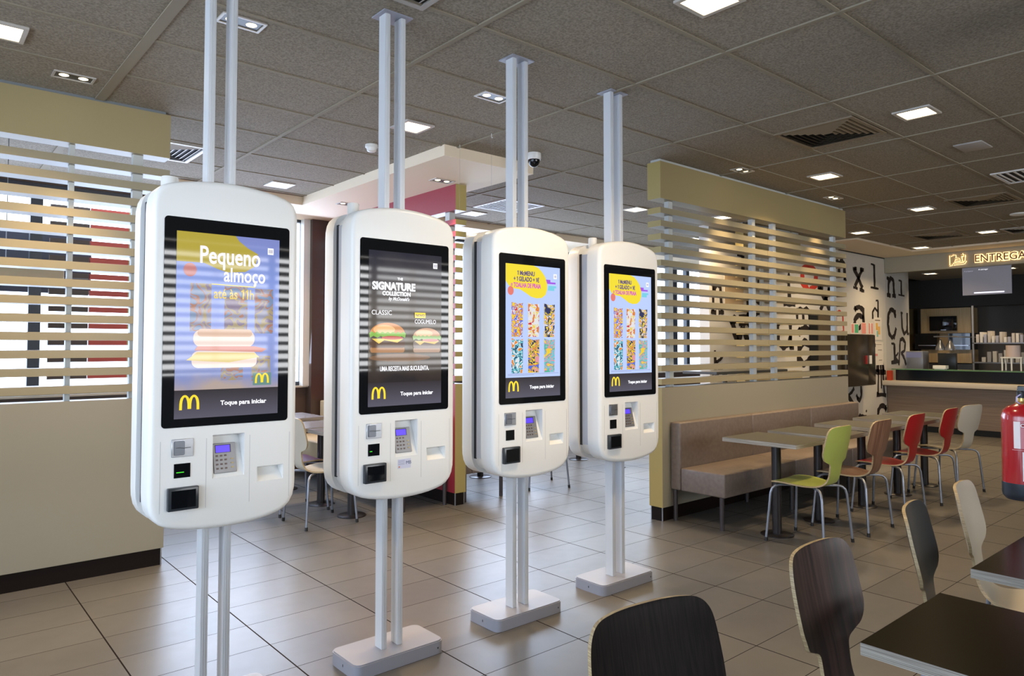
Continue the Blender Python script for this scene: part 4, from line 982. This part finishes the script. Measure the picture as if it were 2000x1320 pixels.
# hanging menu screen
e = empty('menu_screen', (13.62, 4.14, 2.33), 0, 'translucent grey hanging order screen below the delivery sign', 'screen')
bx('panel', (0, -0.70, 0), (0.03, 0, 0.47), MILK, e)
bx('status_bar', (-0.003, -0.60, 0.025), (0.0, -0.17, 0.045), screen('screen_bar_white', (1.0, 1.0, 1.2)), e)
text('screen_words', 'A entregar', 0.032, TXTW, e, (-0.003, -0.24, 0.41), 'yz'); text('screen_words', 'A preparar', 0.030, mat('dim_words', (.3, .3, .35), .4, emit=(.25, .25, .3)), e, (-0.003, -0.03, 0.395), 'yz')
for yy in (-0.1, -0.6): bx('hanger', (0.01, yy-0.01, 0.47), (0.02, yy+0.01, 0.57), BLACKP, e)
# kitchen
struct(bx('trim_11', (16.85, -5, 2.30), (16.98, 6.2, 2.90), BLK)); bpy.data.objects['trim_11']['label'] = 'black band across the kitchen wall'
struct(bx('wall_kitchen', (14.65, 6.2, 0), (17.4, 6.3, 3.0), mat('kitchen_side', (.12, .09, .04), .6)))
e = empty('kitchen_unit', (16.9, 4.99, 1.12), 0, 'oak kitchen unit with black ovens behind the counter', 'kitchen unit')
bx('upper_panel', (-.02, 0, .63), (0.4, .96, 1.16), KITW, e); bx('lower_panel', (-.02, 0, 0), (0.4, .96, .28), KITW, e); bx('middle_panel', (0.05, .40, .28), (0.4, .62, .63), KITW, e)
bx('oven', (-.1, 0, .28), (0.35, .40, .62), BLACKG, e); bx('oven', (-.1, .62, .28), (0.35, 1.06, .62), BLACKG, e)
bx('oven_handle', (-.13, .02, .36), (-.11, .38, .375), STEEL, e); bx('oven_handle', (-.13, .64, .36), (-.11, .98, .375), STEEL, e)
bx('base', (0, 0, -1.12), (0.4, .96, -0.02), mat('unit_dark', (.02, .02, .02), .5), e)
e = empty('wall_television', (16.82, 5.24, 1.80), 0, 'small black television on the oak kitchen panel', 'television')
bx('screen_panel', (0, 0, 0), (0.05, .52, .31), BLACKG, e, 0.005); bx('logo', (-.002, .20, .012), (0.001, .30, .022), STEEL, e)
e = empty('heat_lamp', (14.6, 4.72, 1.44), 0, 'pair of chrome heat lamps hanging over the counter', 'heat lamp')
bx('canopy', (-.1, -.12, .20), (.25, .18, .22), mat('lamp_canopy', (.2, .2, .2), .4, .4), e); bx('bracket', (.25, 0.0, .20), (2.28, .04, .22), TUBE, e)
for yy in (-0.06, 0.10):
    q = MB(); q.lathe([(0.085, 0), (0.08, .04), (.055, .10), (.03, .15), (.015, .2)], (0, yy, -0.04), 24); q.done('lamp_shade', STEEL, e)
e = empty('till_monitor', (14.15, 4.43, 1.021), 0, 'black back of a till monitor standing on the counter', 'monitor')
bx('case', (0, 0, 0.02), (.08, .29, .33), BLACKP, e, .008); bx('stand', (.02, .1, 0), (.1, .19, .02), BLACKP, e)
o = MB(); o.prism([(0, 0, 0), (.12, 0, 0), (.12, .16, 0), (0, .16, 0)], (0, 0, .012)); o.prism([(-.01, -.02, .012), (.13, -.02, .012), (.13, .18, .012), (-.01, .18, .012)], (0, 0, .055))
tag(o.done('paper_tray', WPLAS, None, (13.5, 4.40, 1.076)), 'small white food tray on the glass shelf of the counter', 'tray')
e = empty('drinks_machine', (14.4, 5.05, 1.02), 0, 'grey steel machine with blue labels left of the oak unit', 'machine')
bx('body', (0, 0, 0), (.3, .33, .36), mat('machine_grey', (.32, .33, .36), .35, .4), e, .01); bx('label_panel', (-.004, .03, .24), (0, .3, .34), mat('machine_label', (.30, .32, .55), .5), e)
e = empty('wire_stand', (13.75, 3.36, 1.076), 0, 'white metal stand on the counter under a pink-white roll', 'stand')
for a, b in ((0, 0), (.2, 0), (0, .26), (.2, .26), (0, .13)): bx('leg', (a, b, 0), (a+.02, b+.02, .20), WPLAS, e)
bx('top', (-.01, -.01, .20), (.23, .29, .22), WPLAS, e)
q = MB(); q.lathe([(.10, 0), (.10, .19), (.03, .19)], n=28); tag(q.done('paper_roll', mat('roll_pink', (.55, .45, .42), .6), None, (13.86, 3.50, 1.298)), 'wide pinkish paper roll standing on the white stand', 'paper roll')
e = empty('storage_rack', (15.6, 3.62, 1.0), 0, 'steel kitchen rack stacked with white paper bags', 'rack')
for b in (0, .95): bx('upright', (0, b, -1.0), (.03, b+.03, 1.25), STEEL, e)
for z in (.15, .52): bx('shelf', (0, .0, z), (.35, .98, z+.02), STEEL, e)
random.seed(3)
for k in range(14):
    y = .03+.064*k; z = .54; h_ = random.uniform(.10, .22)
    o = bx('paper_bag', (15.58, 3.62+y, 1.002+z), (15.85, 3.62+y+.045, 1.0+z+h_), mat('bag_%d' % (k % 3), [(.55, .55, .55), (.45, .43, .42), (.30, .32, .42)][k % 3], .6))
    tag(o, 'white folded paper bag on the upper rack shelf', 'paper bag', 'paper bags on the kitchen rack')
for k in range(8):
    o = bx('cup_sleeve', (15.58, 3.75+.09*k, 1.172), (15.75, 3.81+.09*k, 1.172+random.uniform(.08, .25)), mat('sleeve_%d' % (k % 2), [(.25, .25, .26), (.42, .41, .38)][k % 2], .5))
    tag(o, 'grey cup sleeve on the lower rack shelf', 'cup sleeve', 'cup sleeves on the kitchen rack')
struct(bx('trim_12', (16.3, -5, 1.0), (16.5, 3.72, 2.30), KITW)); bpy.data.objects['trim_12']['label'] = 'oak panel at the right end of the kitchen'

# ================================================================ FIRE EXTINGUISHER on a pillar just outside the frame
EX, EY, EZ = 3.776, 0.926, 0.805
e = empty('fire_extinguisher', (EX, EY, EZ), 0, 'red fire extinguisher hanging at the right edge with blue-black foot', 'fire extinguisher')
q = MB(); q.lathe([(.079, .060), (.079, .345), (.0785, .365), (.072, .388), (.055, .406), (.030, .416), (.022, .420)], n=48); q.done('cylinder', EXTR, e)
q = MB(); q.lathe([(.066, 0), (.078, .014), (.081, .03), (.081, .074)], n=48); q.done('foot_ring', EXTB, e)
q = MB(); q.lathe([(.024, .418), (.026, .426), (.018, .430), (.018, .444)], n=24); q.done('neck_ring', BRASS, e)
q = MB(); q.lathe([(.019, .444), (.02, .470), (.015, .476)], n=20); q.box((-.012, -.014, .472), (.012, .014, .485)); q.box((-.01, -.05, .478), (.01, .014, .497), 0, .003, 1); q.done('valve', BLACKP, e)
q = MB(); q.tube([(0.01, -.015, .465), (.03, -.05, .462), (.05, -.070, .43), (.055, -.075, .36)], .008, 10); q.done('hose', BLACKP, e)
q = MB(); q.tube([(-.02, 0, .46), (-.035, .01, .45), (-.04, .01, .43), (-.03, 0, .42)], .003, 6); q.done('safety_tag', mat('tag_lilac', (.35, .33, .62), .4), e)
def wrap(q, a0, a1, z0, z1, r, n=10, mi=0):
    pr = None
    for k in range(n+1):
        a = math.radians(a0+(a1-a0)*k/n); c = (r*math.cos(a), r*math.sin(a))
        cur = (q.bm.verts.new((c[0], c[1], z0)), q.bm.verts.new((c[0], c[1], z1)))
        if pr: f = q.bm.faces.new([pr[0], cur[0], cur[1], pr[1]]); f.material_index = mi
        pr = cur
LBL = mat('label_white', (.72, .70, .76), .5)
q = MB(); wrap(q, 192, 228, .088, .215, .0796); lo = q.done('inspection_label', LBL, e)
q = MB()
for k in range(5): wrap(q, 196, 224, .10+k*.02, .1012+k*.02, .0800)
q.done('label_lines', mat('label_ink', (.2, .2, .3), .5), lo)
q = MB(); wrap(q, 208, 222, .197, .205, .0800); q.done('label_stamp', mat('label_red', (.6, .05, .05), .5), lo)
q = MB(); wrap(q, 204, 212, .228, .345, .0796); wrap(q, 170, 188, .228, .345, .0796); lo = q.done('instruction_label', LBL, e)
q = MB(); wrap(q, 189, 201, .228, .345, .0795); wrap(q, 190, 200, .236, .262, .0799); q.done('label_panel', mat('label_rose', (.5, .18, .22), .5), e)
q = MB(); wrap(q, 191, 199, .318, .340, .0799, mi=0); q.done('ce_mark_plate', mat('label_dark_red', (.25, .01, .02), .5), e)
t = text('ce_mark', 'CE', .022, LBL, e, (-.0785, -.0115, .321), 'yz', .0006)
q = MB(); wrap(q, 165, 250, .220, .2225, .0800); q.done('strap_line', mat('strap_pink', (.55, .25, .28), .4), e)
q = MB(); q.box((0.06, -.09, .30), (.16, -.05, .34)); q.done('wall_hook', STEEL, e)
q = MB(); q.box((3.93, .55, 0), (4.28, .87, H-0.001)); struct(q.done('trim_13', BEIGEL)); bpy.data.objects['trim_13']['label'] = 'beige square pillar just outside the right edge'

# ================================================================ OUTSIDE, beyond the left windows
struct(bx('ground', (-20, 8.6, -0.3), (40, 45, -0.2), mat('outside_paving', (.55, .52, .48), .9)))
e = empty('louver_screen', (0, 8.75, 0), 0, 'brown and red horizontal louvers outside the left window', 'louver screen')
for k in range(13):
    z = 1.13+0.178*k; q = MB(); q.box((1.16, 0, z), (1.52, .05, z+.055), 0); q.box((1.53, 0, z), (1.90, .05, z+.055), 1); q.box((1.90, 0, z), (1.98, .05, z+.055), 2)
    q.done('louver', [mat('louver_brown', (.06, .04, .03), .5), mat('louver_red', (.42, .06, .04), .5), OLIVE], e)
bx('louver_post', (2.0, .06, -0.2), (2.06, .12, 3.6), OLIVE, e)
o = empty('dark_awning_panel', (-3.0, 9.2, 0), 0, 'dark blue panel hanging outside the left window', 'panel'); bx('panel', (0, 0, 2.06), (4.62, .06, 2.72), mat('panel_navy', (.02, .022, .035), .5), o)
bx('support', (0.4, .06, -0.2), (.5, .12, 3.0), FRAME, o)
o = empty('light_box', (-1.2, 6.5, 1.985), 0, 'cream hanging light box seen through the left slats', 'light box'); bx('box', (0, 0, 0), (2.16, .45, .10), mat('cream_box', (.62, .5, .34), .5), o, .004)
for xx in (.2, 1.8): bx('hanger', (xx, .2, .10), (xx+.006, .206, 1.105), TUBE, o)
